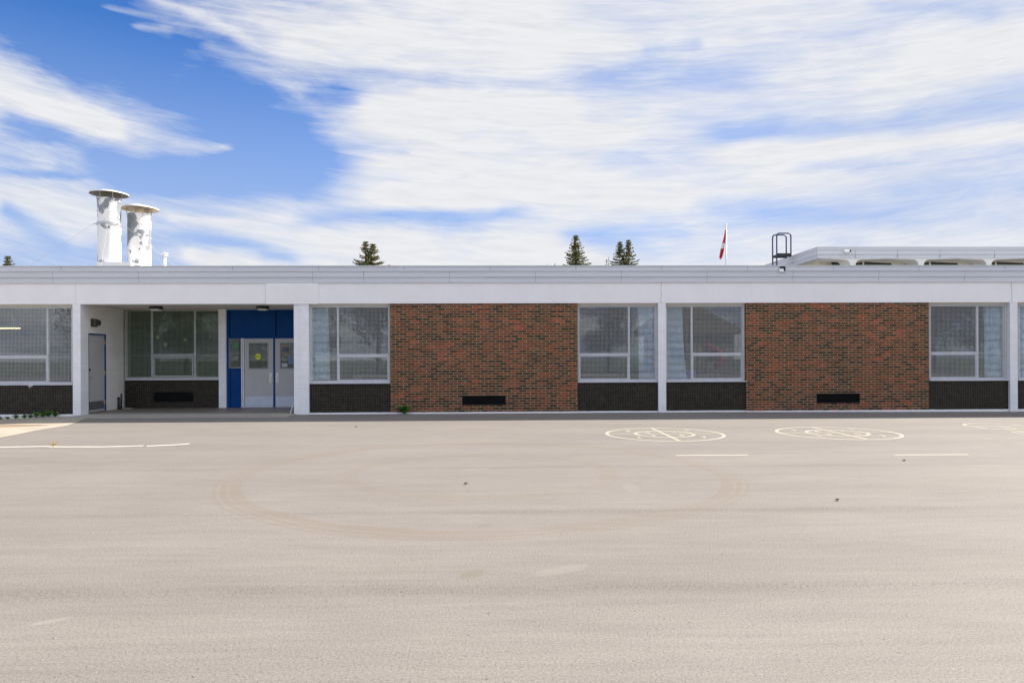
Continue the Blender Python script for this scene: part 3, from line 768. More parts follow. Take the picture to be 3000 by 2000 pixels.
# recess: side wall with a steel door, back wall, soffit
dy0, dy1 = 0.40, 1.15                                    # door opening along y, measured from the photo
def side_y(px):                                          # y on the side-wall plane x = X_rec0 for an image column
    d = ray(px, 1100); return (X_rec0 / d.x) * d.y - D
dy0, dy1 = side_y(259.4), side_y(310.5)
zd0, zd1 = 0.045, 2.215
sw = MB(); xa, xb = X_rec0 - 0.2, X_rec0
sw.box(xa, xb, 0.30, dy0, -0.2, ZT); sw.box(xa, xb, dy1, YB + 0.24, -0.2, ZT)
sw.box(xa, xb, dy0, dy1, -0.2, zd0); sw.box(xa, xb, dy0, dy1, zd1, ZT)
obj('side_wall', sw, M_blocks, school)
fr = MB(); fr.box(xb - 0.12, xb + 0.004, dy0, dy1, zd1 - 0.035, zd1); fr.box(xb - 0.12, xb + 0.004, dy1 - 0.03, dy1, zd0, zd1 - 0.035); fr.box(xb - 0.12, xb + 0.004, dy0, dy0 + 0.02, zd0, zd1 - .035)
obj('door_frame', fr, M_blue, school)
dr = MB(); dr.box(xb - 0.07, xb - 0.025, dy0 + 0.02, dy1 - 0.03, zd0 + 0.012, zd1 - 0.035)
dro = obj('side_door', dr, M_door, school, label='narrow grey steel door in the white side wall')
k_ = MB(); k_.box(xb - 0.025, xb - 0.021, dy0 + 0.03, dy1 - 0.06, zd0 + 0.07, zd0 + 0.30); obj('kick_plate', k_, M_kickd, dro)
k_ = MB(); k_.tube([(xb - 0.025, dy0 + 0.08, 1.02), (xb + 0.035, dy0 + 0.08, 1.02), (xb + 0.04, dy0 + 0.19, 1.02)], 0.012, 8)
k_.box(xb - 0.025, xb - 0.018, dy0 + 0.055, dy0 + 0.105, 0.94, 1.1); obj('handle', k_, M_galv, dro)
k_ = MB(); k_.tube([(xb - 0.025, dy0 + 0.08, 1.22), (xb - 0.0, dy0 + 0.08, 1.22)], 0.028, 12); obj('lock', k_, M_black, dro)
for zc in (0.30, 1.12, 1.98):
    h_ = MB(); h_.box(xb - 0.024, xb + 0.008, dy1 - 0.075, dy1 - 0.048, zc - 0.06, zc + 0.06); obj('hinge', h_, M_brass, dro)
th = MB(); th.box(xb - 0.10, xb + 0.006, dy0 + .02, dy1 - .05, zd0 - 0.01, zd0 + 0.010); obj('threshold', th, M_black, dro)

so_ = MB(); so_.box(X_rec0 - 0.2, X_rec1 + 0.2, 0.30, YB + 0.3, ZT + 0.001, ZT + 0.10)
obj('soffit', so_, M_soffit, school)
rw = MB(); rw.box(X_rec1, X_rec1 + 0.3, 0.31, YB + 0.3, -0.1, ZT); obj('side_wall', rw, M_blocks, school)

# back wall: wide window over black brick
B_ = lambda p_: fx(p_, YB)
def back_window():
    X = lambda p_: fx(p_, YB)
    x0, x1 = X(370), X(641.5); y0, y1 = YB + 0.0, YB + 0.06
    zb, ztp = fz(500, 1110, YB), fz(500, 908, YB); zt0, zt1 = fz(500, 1044.5, YB), fz(500, 1037, YB)
    ml = (X(443), X(448)); mr = (X(569), X(574)); fw = 0.03
    mb = MB(); mb.box(x0, x1, y0, y1, zb, zb + 0.06); mb.box(x0, x1, y0, y1, ztp - fw, ztp)
    mb.box(x0, x0 + fw, y0, y1, zb + .06, ztp - fw); mb.box(x1 - fw, x1, y0, y1, zb + .06, ztp - fw)
    for a_, b_2 in (ml, mr): mb.box(a_, b_2, y0 - .005, y1 - .001, zb + .06, ztp - fw)
    mb.box(ml[1], mr[0], y0 - .003, y1 - .002, zt0, zt1)
    sa, sb = ml[1] + 0.02, mr[0] - 0.03; sz0, sz1 = zb + 0.075, zt0 - 0.015
    for (p0, p1, q0, q1) in ((sa, sb, sz0, sz0 + .03), (sa, sb, sz1 - .03, sz1), (sa, sa + .03, sz0 + .03, sz1 - .03), (sb - .03, sb, sz0 + .03, sz1 - .03)):
        mb.box(p0, p1, y0 - .012, y1 - .004, q0, q1)
    w = obj('window', mb, M_trim, school, label='wide three-part window under the porch with paper stars behind it')
    pn = MB(); 
    for a_, b_2 in ((x0 + fw, ml[0]), (ml[1], mr[0]), (mr[1], x1 - fw)): pn.box(a_, b_2, YB + .03, YB + .036, zb + .06, ztp - fw)
    obj('pane', pn, M_glassg, w)
    s_ = MB(); ys = YB - 0.035
    qa, qb = x0 + .004, x1 - .004; rf = .010
    s_.box(qa, qb, ys - .003, ys + .01, zb + .03, zb + .03 + rf); s_.box(qa, qb, ys - .003, ys + .01, ztp - .015 - rf, ztp - .015)
    s_.box(qa, qa + rf, ys - .0035, ys + .0105, zb + .03, ztp - .015); s_.box(qb - rf, qb, ys - .0035, ys + .0105, zb + .03, ztp - .015)
    s_.box(qa, qb, ys - .004, ys + .008, (zt0 + zt1) / 2 - .004, (zt0 + zt1) / 2 + .004)
    n = int((qb - qa) / 0.036)
    for k in range(1, n): x = qa + (qb - qa) * k / n; s_.box(x - .003, x + .003, ys, ys + .003, zb + .03, ztp - .02)
    n = int((ztp - zb) / 0.036)
    for k in range(1, n): z = zb + .03 + (ztp - zb - .05) * k / n; s_.box(qa, qb, ys + .003, ys + .006, z - .0022, z + .0022)
    obj('screen', s_, M_wired, w)
    sl = MB(); sl.box(X(367.5), X(643), YB - 0.05, YB + .05, zb - 0.028, zb - 0.002); obj('sill', sl, M_trim, w)
    hd = MB(); hd.box(X(366), X(643), YB + 0.01, YB + .25, ztp + .001, ZT); hd.box(X(366), x0, YB + .01, YB + .25, zb, ztp); obj('surround', hd, M_soffit, w)
    # black brick below, with a louvre in it
    zt = zb - 0.029; v0_, v1_ = X(450), X(566); zv0, zv1 = fz(500, 1177, YB), fz(500, 1149, YB)
    dk = MB(); dk.box(X(367), v0_, YB, YB + .25, 0.03, zt); dk.box(v1_, X(643), YB, YB + .25, 0.03, zt)
    dk.box(v0_, v1_, YB, YB + .25, 0.03, zv0); dk.box(v0_, v1_, YB, YB + .25, zv1, zt)
    dko = obj('dark_brick_panel', dk, M_dark, school)
    vm = MB(); vm.box(v0_, v1_, YB + .10, YB + .14, zv0, zv1)
    n = 9
    for k in range(n):
        zc = zv0 + (zv1 - zv0) * (k + .5) / n
        vm.prism([(YB + .006, zc - .012), (YB + .06, zc + .012), (YB + .06, zc + .008), (YB + .006, zc - .016)], v0_, v1_, 'x')
    obj('vent_grille', vm, M_vent, dko)
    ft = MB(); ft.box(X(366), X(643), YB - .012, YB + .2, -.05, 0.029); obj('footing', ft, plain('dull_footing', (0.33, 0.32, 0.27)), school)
    return (x0, x1, zb, ztp)
bw_ = back_window()
pl = MB(); pl.box(B_(643), B_(664), YB - 0.06, YB + 0.3, -0.05, ZT + .001); obj('pillar', pl, M_block, school)

# blue entrance
def ez(py): return fz(740, py, YB)
e = MB(); x0, x1 = B_(664.5), B_(905)
e.box(x0, x1, YB + .04, YB + .07, ez(988), ez(910))                     # transom panel sheet
for (pa, pb) in ((664.5, 671), (800, 807), (893, 900)): e.box(B_(pa), B_(pb), YB - .01, YB + .04, ez(988), ez(910))
e.box(x0, x1, YB - .012, YB + .04, ez(991), ez(986)); e.box(x0, x1, YB - .012, YB + .04, ez(911.5), ez(907))
e.box(B_(664.5), B_(670.5), YB - .01, YB + .05, 0.02, ez(991.5))
e.box(B_(670.5), B_(707), YB - .01, YB + .05, ez(1083), ez(1077)); e.box(B_(670.5), B_(674), YB - .009, YB + .05, 0.02, ez(1083)); e.box(B_(703), B_(707), YB - .009, YB + .05, 0.02, ez(1083))
e.box(B_(674), B_(703), YB + .02, YB + .05, 0.02, ez(1083)); e.box(B_(670.5), B_(707), YB - .0095, YB + .05, 0.019, 0.08)
e.box(B_(891), B_(905), YB + .001, YB + .05, 0.021, ez(991.6)); e.box(B_(800.5), B_(805.5), YB + .0, YB + .06, 0.03, ez(991.5))
eo = obj('entrance_frame', e, M_blue, school, label='blue painted panels round the double doors')
tr = MB(); tr.box(B_(664), B_(905), YB - .015, YB + .02, ez(906.9), ez(904.6)); tr.box(B_(663.2), B_(664.9), YB - .02, YB + .04, 0.02, ez(905))
for (pa, pb) in ((707.2, 710.2), (713.2, 715.6)): tr.box(B_(pa), B_(pb), YB - .02, YB + .05, 0.02, ez(990.5))
tr.box(B_(710.2), B_(713.2), YB + .0, YB + .05, 0.02, ez(990.5))
obj('door_jamb', tr, M_trim, eo)
def small_window(parent, pa, pb, ya, yb_, y, name='window_light', trimw=0.022, bar=None):
    x0, x1 = B_(pa), B_(pb); z0, z1 = ez(yb_), ez(ya)
    mb = MB(); t_ = trimw
    mb.box(x0, x1, y - .012, y + .004, z0, z0 + t_); mb.box(x0, x1, y - .012, y + .004, z1 - t_ * .6, z1)
    mb.box(x0, x0 + t_ * .6, y - .012, y + .004, z0 + t_, z1 - t_ * .6); mb.box(x1 - t_ * .6, x1, y - .012, y + .004, z0 + t_, z1 - t_ * .6)
    if bar: mb.box(x0, x1, y - .014, y - .006, ez(bar) - .006, ez(bar) + .006)
    n = int((x1 - x0) / .033)
    for k in range(1, n): x = x0 + (x1 - x0) * k / n; mb.box(x - .0025, x + .0025, y - .008, y - .005, z0 + t_, z1 - t_ * .6)
    n = int((z1 - z0) / .033)
    for k in range(1, n): z = z0 + (z1 - z0) * k / n; mb.box(x0, x1, y - .005, y - .002, z - .002, z + .002)
    return mb
# fixed side light left of the doors
sl_ = obj('side_window', small_window(None, 671, 706.8, 992, 1077.5, YB + .0, trimw=.02, bar=1035), plain('grille_paint', (0.32, 0.35, 0.33)), school, label='narrow wired window left of the double doors')
pn = MB(); pn.box(B_(672), B_(706), YB + .02, YB + .026, ez(1077), ez(993)); obj('pane', pn, M_glassg, sl_)
dsc = MB(); n = 28; cx_, cz_ = B_(691), ez(1011.5)
dsc.prism([(cx_ + 0.085 * math.cos(2 * math.pi * k / n), cz_ + 0.085 * math.sin(2 * math.pi * k / n)) for k in range(n)], YB + .012, YB + .016, 'y')
obj('sticker', dsc, M_grn, sl_, label='round green sticker')
def door(pa, pb, wa, wb, hpx, name_l):
    mb = MB(); z0, z1 = 0.045, ez(991.5); y = YB + .005
    wx0, wx1, wz0, wz1 = B_(wa), B_(wb), ez(1080), ez(1004)
    x0, x1 = B_(pa), B_(pb)
    mb.box(x0, wx0, y, y + .045, z0, z1); mb.box(wx1, x1, y, y + .045, z0, z1); mb.box(wx0, wx1, y, y + .045, z0, wz0); mb.box(wx0, wx1, y, y + .045, wz1, z1)
    d = obj('entrance_door', mb, M_door, school, label=name_l)
    gm = small_window(None, wa - .6, wb + .6, 1003, 1081.5, y - .001, trimw=.03, bar=1042)
    obj('window_grille', gm, plain('grille_grey', (0.34, 0.35, 0.32)), d)
    pn = MB(); pn.box(wx0, wx1, y + .02, y + .026, wz0, wz1); obj('pane', pn, M_glassg, d)
    k = MB(); k.box(x0 + .015, x1 - .012, y - .004, y + .0, 0.06, ez(1161)); obj('kick_plate', k, M_kick, d)
    h = MB(); hx = B_(hpx); h.box(hx - .035, hx + .035, y - .006, y, ez(1120), ez(1092)); h.box(hx - .045, hx + .045, y - .003, y + .0, ez(1121.5), ez(1102))
    h.tube([(hx + .012, y - .006, ez(1105)), (hx + .012, y - .05, ez(1106)), (hx + .012, y - .05, ez(1118)), (hx + .012, y - .006, ez(1119))], 0.010, 8)
    obj('handle', h, M_pale, d)
    return d
d1 = door(716, 800, 729, 785.5, 793, 'left leaf of the double doors with a round yellow sticker')
d2 = door(806, 890, 821, 877.5, 812.5, 'right leaf of the double doors with papers behind its glass')
dsc = MB(); cx_, cz_ = B_(757.5), ez(1044.5)
dsc.prism([(cx_ + 0.092 * math.cos(2 * math.pi * k / n), cz_ + 0.092 * math.sin(2 * math.pi * k / n)) for k in range(28)][:28] if False else [(cx_ + 0.092 * math.cos(2 * math.pi * k / 28), cz_ + 0.092 * math.sin(2 * math.pi * k / 28)) for k in range(28)], YB - .022, YB - .018, 'y')
st = obj('sticker', dsc, M_yel, d1, label='round yellow sticker')
def text_mesh(s, size, loc, mat_, parent, name, flat=False, bold=0.0, z_of=None, sx=1.0):
    cu = bpy.data.curves.new('txt', 'FONT'); cu.body = s; cu.size = size; cu.align_x = 'CENTER'; cu.align_y = 'CENTER'; cu.offset = bold
    to = bpy.data.objects.new('txt', cu); sc.collection.objects.link(to)
    dg = bpy.context.evaluated_depsgraph_get(); me = bpy.data.meshes.new_from_object(to.evaluated_get(dg))
    mb = MB()
    vs = [v.co for v in me.vertices]
    for p_ in me.polygons:
        pts = []
        for vi in p_.vertices:
            c = vs[vi]
            if flat: X_, Y_ = loc[0] + c.x * sx, loc[1] + c.y; pts.append((X_, Y_, gz_(X_, Y_) + loc[2]))
            else: pts.append((loc[0] + c.x * sx, loc[1], loc[2] + c.y))
        mb.face(pts)
    bpy.data.objects.remove(to); bpy.data.curves.remove(cu)
    return mb
obj('lettering', text_mesh('MASKS', 0.05, (cx_, YB - .0235, cz_), M_ink, None, ''), M_ink, d1)
for (pa, pb, ya, yb_, mm, yy) in ((823, 848, 1010, 1038, M_tan, .012), (828, 846, 1017, 1031, M_navy, .010), (844, 876, 1044, 1067, M_bluep, .012), (825, 842, 1064, 1075, M_paper, .011)):
    q = MB(); q.box(B_(pa), B_(pb), YB + yy, YB + yy + .001, ez(yb_), ez(ya)); obj('poster', q, mm, d2)

# porch lamps, wall lamp, pipes
def porch_lamp(px, lab):
    Z_ = 0.78; x = fx(px, Z_)
    t_ = thing('porch_light', lab, 'porch light', (x, Z_, ZT), 'round lamps under the porch ceiling')
    a_ = MB(); a_.lathe(x, Z_, [(0.16, ZT), (0.175, ZT - .01), (0.175, ZT - .065), (0.165, ZT - .085)], 32); obj('housing', a_, M_black, t_, True)
    a_ = MB(); a_.lathe(x, Z_, [(0.16, ZT - .0851), (0.15, ZT - .105), (0.09, ZT - .12), (0.01, ZT - .123)], 32); obj('lens', a_, M_diff, t_, True)
porch_lamp(457.5, 'round black lamp under the porch ceiling in front of the wide window')
porch_lamp(770.5, 'round black lamp under the porch ceiling above the blue entrance')
wy0, wy1 = side_y(269), side_y(283); wz0, wz1 = 2.42, 2.60
t_ = thing('wall_light', 'small dark wall light on the white side wall above the grey door', 'wall light', (X_rec0, wy0, 2.4))
a_ = MB(); a_.box(X_rec0, X_rec0 + .02, wy0 - .05, wy1 + .02, wz0 - .02, wz1 + .02); obj('back_plate', a_, plain('bronze', (0.07, 0.065, 0.06)), t_)
a_ = MB(); a_.prism([(wy0, wz0), (wy1, wz0 + .02), (wy1, wz1 - .02), (wy0, wz1)], X_rec0 + .02, X_rec0 + .12, 'x'); obj('housing', a_, plain('bronze_dark', (0.05, 0.05, 0.05)), t_)
a_ = MB(); a_.box(X_rec0 + .03, X_rec0 + .10, wy1, wy1 + .05, wz0 + .05, wz1 - .05); obj('sensor', a_, M_black, t_)
for pxp, zt_, r0, lab in ((343, 0.40, 0.035, 'thicker black conduit stub by the porch side wall'), (352.5, 0.50, 0.02, 'thinner, taller black conduit stub in the porch corner')):
    yy = side_y(pxp); a_ = MB(); a_.tube([(X_rec0 + r0 + .01, yy, 0.0), (X_rec0 + r0 + .01, yy, zt_)], r0, 12)
    tag(obj('conduit_pipe', a_, M_pipeb, None, True), lab, 'pipe', 'black conduit stubs')
# loose things lying under the porch
a_ = MB(); q = P(374, 1195, YB - .2); a_.box(q.x - .07, q.x + .12, q.y - .06, q.y + .06, 0.018, 0.05); a_.box(q.x - .05, q.x + .15, q.y - .09, q.y + .03, 0.05, 0.072)
tag(obj('stone_slab', a_, M_conc), 'two stacked pale slab offcuts in the porch corner under the wide window', 'slab')
a_ = MB(); q = P(858, 1215, 0.05); 
a_.prism([(q.x - .10, 0.018), (q.x - .085, 0.018), (q.x - .0, 0.27), (q.x - .012, 0.27)], 0.10, 0.22, 'y')
tag(obj('wood_wedge', a_, M_white), 'thin white board leaning on the doorway pillar', 'board')
for px, py, s_ in ((487, 1180, .05), (455, 1193, .04), (443.5, 1193, .04)):
    pass
# scupper through the fascia
xa, xb = XP(2277.5), XP(2298.5); za, zb_ = fz(2288, 798), fz(2288, 780)
a_ = MB(); t_ = .016; yo = -0.135
a_.box(xa, xb, yo, -0.06, za, za + t_); a_.box(xa, xb, yo, -0.06, zb_ - t_, zb_); a_.box(xa, xa + t_, yo, -0.06, za + t_, zb_ - t_); a_.box(xb - t_, xb, yo, -0.06, za + t_, zb_ - t_)
s1 = obj('roof_scupper', a_, M_trim, school)
a_ = MB(); a_.box(xa + t_, xb - t_, -0.112, -0.108, za + t_, zb_ - t_); obj('opening', a_, M_black, s1)
a_ = MB(); a_.prism([(-0.13, za + t_), (-0.113, za + t_), (-0.113, za + .09)], xa + t_, xa + .13, 'x'); obj('lip', a_, M_white, s1)

# small flakes of old paint on the black brick at the left
for px, py, w_, h_ in ((11, 1127.5, .26, .03), (89, 1128.5, .11, .08)):
    q = P(px, py, .04); a_ = MB()
    x_, z_ = q.x, q.z
    if w_ > .2: poly = [(x_ - .03, z_ - .012), (x_ + w_, z_ - .008), (x_ + w_, z_ + .014), (x_ - .02, z_ + .016)]
    else: poly = [(x_ - .06, z_ + .05), (x_ - .065, z_ - .03), (x_ - .03, z_ - .035), (x_ - .025, z_ - .08), (x_ - .01, z_ - .04), (x_ + .05, z_ - .03), (x_ + .07, z_ + .02), (x_ + .05, z_ + .05)]
    a_.prism(poly, .041, .046, 'y'); obj('paint_flake', a_, M_paper, school)

# ------------------------------------------------------------------ chimneys and vent on the roof
YC = 7.6
M_brk = plain('bracket_metal', (0.42, 0.40, 0.34))
def chimney(pxa, pxb, pytop, pcap, pyrim, pyapex, Yc, under, label, strap=None):
    cxp = (pxa + pxb) / 2; x = fx(cxp, Yc); rad = (fx(pxb, Yc) - fx(pxa, Yc)) / 2 * 0.93
    ztop = fz(cxp, pytop, Yc); zrim = fz(cxp, pyrim, Yc); zap = fz(cxp, pyapex, Yc); rc = (fx(pcap[1], Yc) - fx(pcap[0], Yc)) / 2 * 0.955
    t_ = thing('chimney', label, 'chimney', (x, Yc, 3.72), 'peeling white stacks on the school roof')
    a_ = MB(); prof = [(rad, 3.7)]
    H_ = ztop - 3.7
    for k in range(1, 5):
        z = 3.7 + H_ * k / 4.6; prof += [(rad, z - .03), (rad + .006, z - .028), (rad + .006, z + .028), (rad, z + .03)]
    prof += [(rad, ztop - .16), (rad + .01, ztop - .155), (rad + .01, ztop), (rad - .03, ztop), (rad - .03, ztop - .6)]
    a_.lathe(x, Yc, prof, 110, False); obj('stack', a_, M_chim, t_, False)
    em = t_.children[0]; 
    a_ = MB(); a_.lathe(x, Yc, [(0.01, zap), (rc * .5, (zap + zrim) / 2 + .01), (rc, zrim), (rc + .004, zrim - .035)], 56, False)
    co = obj('cap', a_, plain('cap_white', (0.78, 0.78, 0.76), 0.5), t_, True)
    a_ = MB(); a_.lathe(x, Yc, [(rc - .003, zrim - .034), (rc * .5, (zap + zrim) / 2 - .03), (0.01, zap - .04)], 56, False)
    obj('underside', a_, under, co, True)
    for k in range(6):
        a_ = MB()
        an = k * math.pi / 3 + .25; c_, s2 = math.cos(an), math.sin(an)
        a_.tube([(x + (rad + .008) * c_, Yc + (rad + .008) * s2, ztop - .1), (x + (rad + .045) * c_, Yc + (rad + .045) * s2, zrim - .03 + (zap - zrim) * (1 - (rad + .045) / rc))], .013, 5)
        obj('bracket', a_, M_brk, t_)
    return x, rad, t_
cx1, r1, c1o = chimney(288.5, 355, 584, (265.8, 374), 568, 555.5, YC, M_underd, 'taller peeling white chimney stack with a dark cap, left of the pair')
cx2, r2, c2o = chimney(376, 443, 629, (354.7, 464.9), 611, 598, YC + .9, M_under, 'shorter peeling white chimney stack with a rust-stained cap, right of the pair')
zs_ = fz(321, 658, YC)
a_ = MB(); a_.lathe(cx1, YC, [(r1 + .004, zs_ - .05), (r1 + .03, zs_ - .045), (r1 + .03, zs_ + .045), (r1 + .004, zs_ + .05)], 48, False)
for an in (-2.6, -.4, 1.6, 3.0): a_.tube([(cx1 + (r1) * math.cos(an), YC + r1 * math.sin(an), zs_), (cx1 + (r1 + .12) * math.cos(an), YC + (r1 + .12) * math.sin(an), zs_ - .02)], .02, 6)
obj('strap', a_, M_galv, c1o)
def guy(par, an, R0, R1, cx_, cy_, z0):
    mb = MB(); mb.tube([(cx_ + R0 * math.cos(an), cy_ + R0 * math.sin(an), z0), (cx_ + R1 * math.cos(an), cy_ + R1 * math.sin(an), 3.72)], .0045, 5); obj('guy_wire', mb, M_galv, par)
for an in (-2.75, -1.15, 0.3, 2.0): guy(c1o, an, r1 + .1, 3.9, cx1, YC, zs_)
for an in (-.45, -2.5): guy(c2o, an, r2, 2.2, cx2, YC + .9, fz(410, 690, YC + .9))
# mechanical box under the stacks
xa, xb, xc = fx(285, YC - .6), fx(383, YC - .6), fx(398, YC + .9)
zb_ = fz(330, 767, YC - .6)
a_ = MB(); a_.box(xa, xb, YC - .6, YC + 1.6, 3.7, zb_)
a_.prism([(xb + .001, 3.7), (xb + .75, 3.7), (xb + .55, zb_ - .25), (xb + .001, zb_ - .002)], YC - .3, YC + 1.5, 'y')
t_ = obj('roof_unit', a_, plain('unit_white', (0.74, 0.74, 0.74), .5)); tag(t_, 'low white sheet-metal housing at the foot of the two stacks', 'roof unit')
xv = fx(483, 4.5); zt_ = fz(483, 739, 4.5)
t_ = thing('vent_pipe', 'small white vent pipe with a flat cap, right of the chimney stacks', 'vent pipe', (xv, 4.5, 3.72))
a_ = MB(); a_.lathe(xv, 4.5, [(.062, 3.7), (.062, zt_ - .08), (.05, zt_ - .08)], 20, False); obj('pipe', a_, M_white, t_, True)
a_ = MB(); a_.lathe(xv, 4.5, [(.115, zt_ - .13), (.12, zt_ - .12), (.09, zt_ - .10)], 20, False); a_.lathe(xv, 4.5, [(.12, zt_ - .05), (.118, zt_ - .03), (.01, zt_)], 20); obj('cap', a_, M_white, t_, True)

# ------------------------------------------------------------------ gym block behind, right
YG = 6.3
gx0 = fx(2397, YG, 800); gzt = fz(2397, 725, YG); gzb = fz(2600, 756.3, YG); GX1 = 44
gym = thing('gym_building', 'higher white school block behind the roof with rounded clerestory openings', 'building', (gx0, YG, 0))
M_dpane = plain('dark_pane', (0.05, 0.05, 0.045), .1)
hs2 = [(gzt - gzb) * q for q in (.25, .41, .34)]
a_ = MB(); z = gzt
for h, s_ in zip(hs2, (.035, .018, .0)):
    a_.box(gx0 - s_, GX1, YG - s_, YG + .2, z - h + .002, z)
    a_.box(gx0 - s_, gx0 + .2, YG + .2, YG + 22, z - h + .002, z); z -= h
a_.box(gx0 - .05, GX1, YG - .05, YG + 22, gzt, gzt + .02)
a_.cur = 1
for px in (2505, 2629, 2753, 2913, 3100):
    x = fx(px, YG, 740); a_.box(x - .005, x + .005, YG - .0215, YG - .012, gzb + .005, gzt - hs2[0] - .004)
a_.box(gx0 - .03, GX1, YG - .024, YG - .01, gzt - hs2[0] - .006, gzt - hs2[0] + .004); a_.box(gx0 - .02, GX1, YG - .010, YG - .0, gzt - hs2[0] - hs2[1] - .006, gzt - hs2[0] - hs2[1] + .004)
obj('fascia', a_, [M_fascia, M_groove], gym)
a_ = MB(); a_.box(gx0 + .201, GX1, YG + .201, YG + 22, gzb + .05, gzb + .12); obj('roof', a_, M_cream, gym)
# arcade: piers with openings of rounded top corners, 0.9 m deep
def arch(x0, x1, z0, z1, c=.18):
    return x0, x1
a_ = MB(); piers = [(2491, 2506.5), (2691, 2706.5), (2890, 2904.5), (3088, 3103), (3286, 3300)]
zlo = 3.6; zsp = gzb - .045
AY0, AY1 = YG + .03, YG + .72
for k, (pa, pb) in enumerate(piers):
    x0, x1 = fx(pa, YG + .03, 760), fx(pb, YG + .03, 760)
    c = .20
    # pier with splayed head on both sides
    pts = [(x0, zlo), (x1, zlo), (x1, zsp - c)]
    for j in range(1, 6): t = j / 5 * math.pi / 2; pts.append((x1 + c - c * math.cos(t), zsp - c + c * math.sin(t)))
    pts += [(x1 + c, gzb + .048), (x0 - c, gzb + .048)]
    for j in range(5, 0, -1): t = j / 5 * math.pi / 2; pts.append((x0 - c + c * math.cos(t), zsp - c + c * math.sin(t)))
    pts.append((x0, zsp - c))
    a_.prism(pts, AY0, AY1, 'y')
    if k:
        xp = fx(piers[k - 1][1], YG + .03, 760) + c
        a_.prism([(xp, zsp), (( xp + x0 - c) / 2, zsp + .03), (x0 - c, zsp), (x0 - c, gzb + .048), (xp, gzb + .048)], AY0, AY1, 'y')
    else:
        a_.prism([(gx0 + .22, gzb - .005), (x0 - c, zsp), (x0 - c, gzb + .048), (gx0 + .22, gzb + .048)], AY0, AY1, 'y')
obj('arcade', a_, plain('arcade_white', (0.76, 0.76, 0.74), .6, var=.03), gym)
a_ = MB(); xw = fx(2398, YG + 1.2, 770)
a_.box(xw, fx(2478, YG + 1.2, 770), YG + 1.2, YG + 21, zlo, gzb + .05); a_.box(fx(2497, YG + .8, 770), GX1, YG + .80, YG + 21, zlo, gzb + .049)
obj('wall', a_, M_cream, gym)
for k in range(4):
    x0, x1 = fx(piers[k][1], YG + .1, 760), fx(piers[k + 1][0], YG + .1, 760)
    if k == 0 or True:
        xa, xb = x0 - .15, x0 + (x1 - x0) * .74; zt_ = gzb + .02
        a_ = MB(); t_ = .05
        pts_o = [(xa, zlo), (xb + .12, zlo), (xb, zt_ - .05), (xa + .8, zt_), (xa, zt_ - .12)]
        a_.prism([(xa, zt_ - .12), (xa + .8, zt_), (xb, zt_ - .05), (xb + .25, zlo + .3), (xb + .19, zlo + .3), (xb - .03, zt_ - .09), (xa + .8, zt_ - .045), (xa, zt_ - .165)], YG + .73, YG + .79, 'y')
        a_.box(xa + .76, xa + .82, YG + .735, YG + .785, zlo, zt_ - .05)
        w = obj('window', a_, M_cream, gym)
        a_ = MB(); a_.prism([(xa, zlo), (xb + .22, zlo), (xb + .2, zlo + .3), (xb - .03, zt_ - .09), (xa + .8, zt_ - .045), (xa, zt_ - .165)], YG + .755, YG + .765, 'y')
        obj('pane', a_, M_dpane, w)
# lamp under the gym eave, and floodlight on the gym fascia
q = P(2447, 775, YG + .9)
t_ = thing('camera_housing', 'dark fixture under the overhanging corner of the gym roof', 'fixture', (q.x, q.y, q.z))
a_ = MB(); a_.box(q.x - .02, q.x + .12, q.y - .1, q.y + .25, q.z - .12, q.z + .10); a_.box(q.x - .12, q.x - .02, q.y, q.y + .03, q.z + .06, q.z + .10); obj('housing', a_, M_black, t_)
a_ = MB(); a_.prism([(q.x + .12, q.z + .08), (q.x + .2, q.z + .02), (q.x + .2, q.z - .06), (q.x + .12, q.z - .1)], q.y - .1, q.y + .1, 'y'); obj('hood', a_, M_black, t_)
q = P(2480, 735.5, YG - .1)
t_ = thing('floodlight', 'small white floodlight fixed on the gym fascia', 'floodlight', (q.x, q.y, q.z))
a_ = MB(); a_.prism([(q.x - .10, q.z + .05), (q.x + .08, q.z + .05), (q.x + .08, q.z - .04), (q.x - .07, q.z - .04)], q.y - .06, q.y + .02, 'y'); obj('housing', a_, plain('flood_white', (0.95, 0.95, 0.92), .3), t_)
a_ = MB(); a_.box(q.x + .09, q.x + .16, q.y - .02, q.y + .09, q.z - .03, q.z + .04); obj('bracket', a_, M_black, t_)

# ------------------------------------------------------------------ roof ladder rails
def hoop(px0, px1, pyt, Y, zb_):
    x0, x1 = fx(px0, Y, 720), fx(px1, Y, 720); zt_ = fz((px0 + px1) / 2, pyt, Y); c = .11
    pts = [(x0, Y, zb_), (x0, Y, zt_ - c)]
    for j in range(1, 6): t = j / 6 * math.pi / 2; pts.append((x0 + c - c * math.cos(t), Y, zt_ - c + c * math.sin(t)))
    pts += [(x0 + c, Y, zt_), (x1 - c, Y, zt_)]
    for j in range(1, 6): t = j / 6 * math.pi / 2; pts.append((x1 - c + c * math.sin(t), Y, zt_ - c + c * math.cos(t)))
    pts += [(x1, Y, zt_ - c), (x1, Y, gzt - .05)]
    return pts, x0, x1
LYB, LYA = 8.15, 8.6
pB, bx0, bx1 = hoop(2275.5, 2317, 683.5, LYB, 3.72); pA, ax0, ax1 = hoop(2263.5, 2303.5, 688.5, LYA, 3.72)
t_ = thing('roof_ladder', 'dark blue steel roof ladder with two tall hooped handrails beside the gym block', 'ladder', (bx0, LYB, 3.72))
for pp_ in (pB, pA):
    a_ = MB(); a_.tube(pp_, .028, 8); obj('handrail', a_, M_rail, t_, True)
a_ = MB(); zpl = gzt - .02
a_.box(min(ax0, bx0), bx1 + .02, LYB - .02, LYA + .02, zpl, zpl + .05)
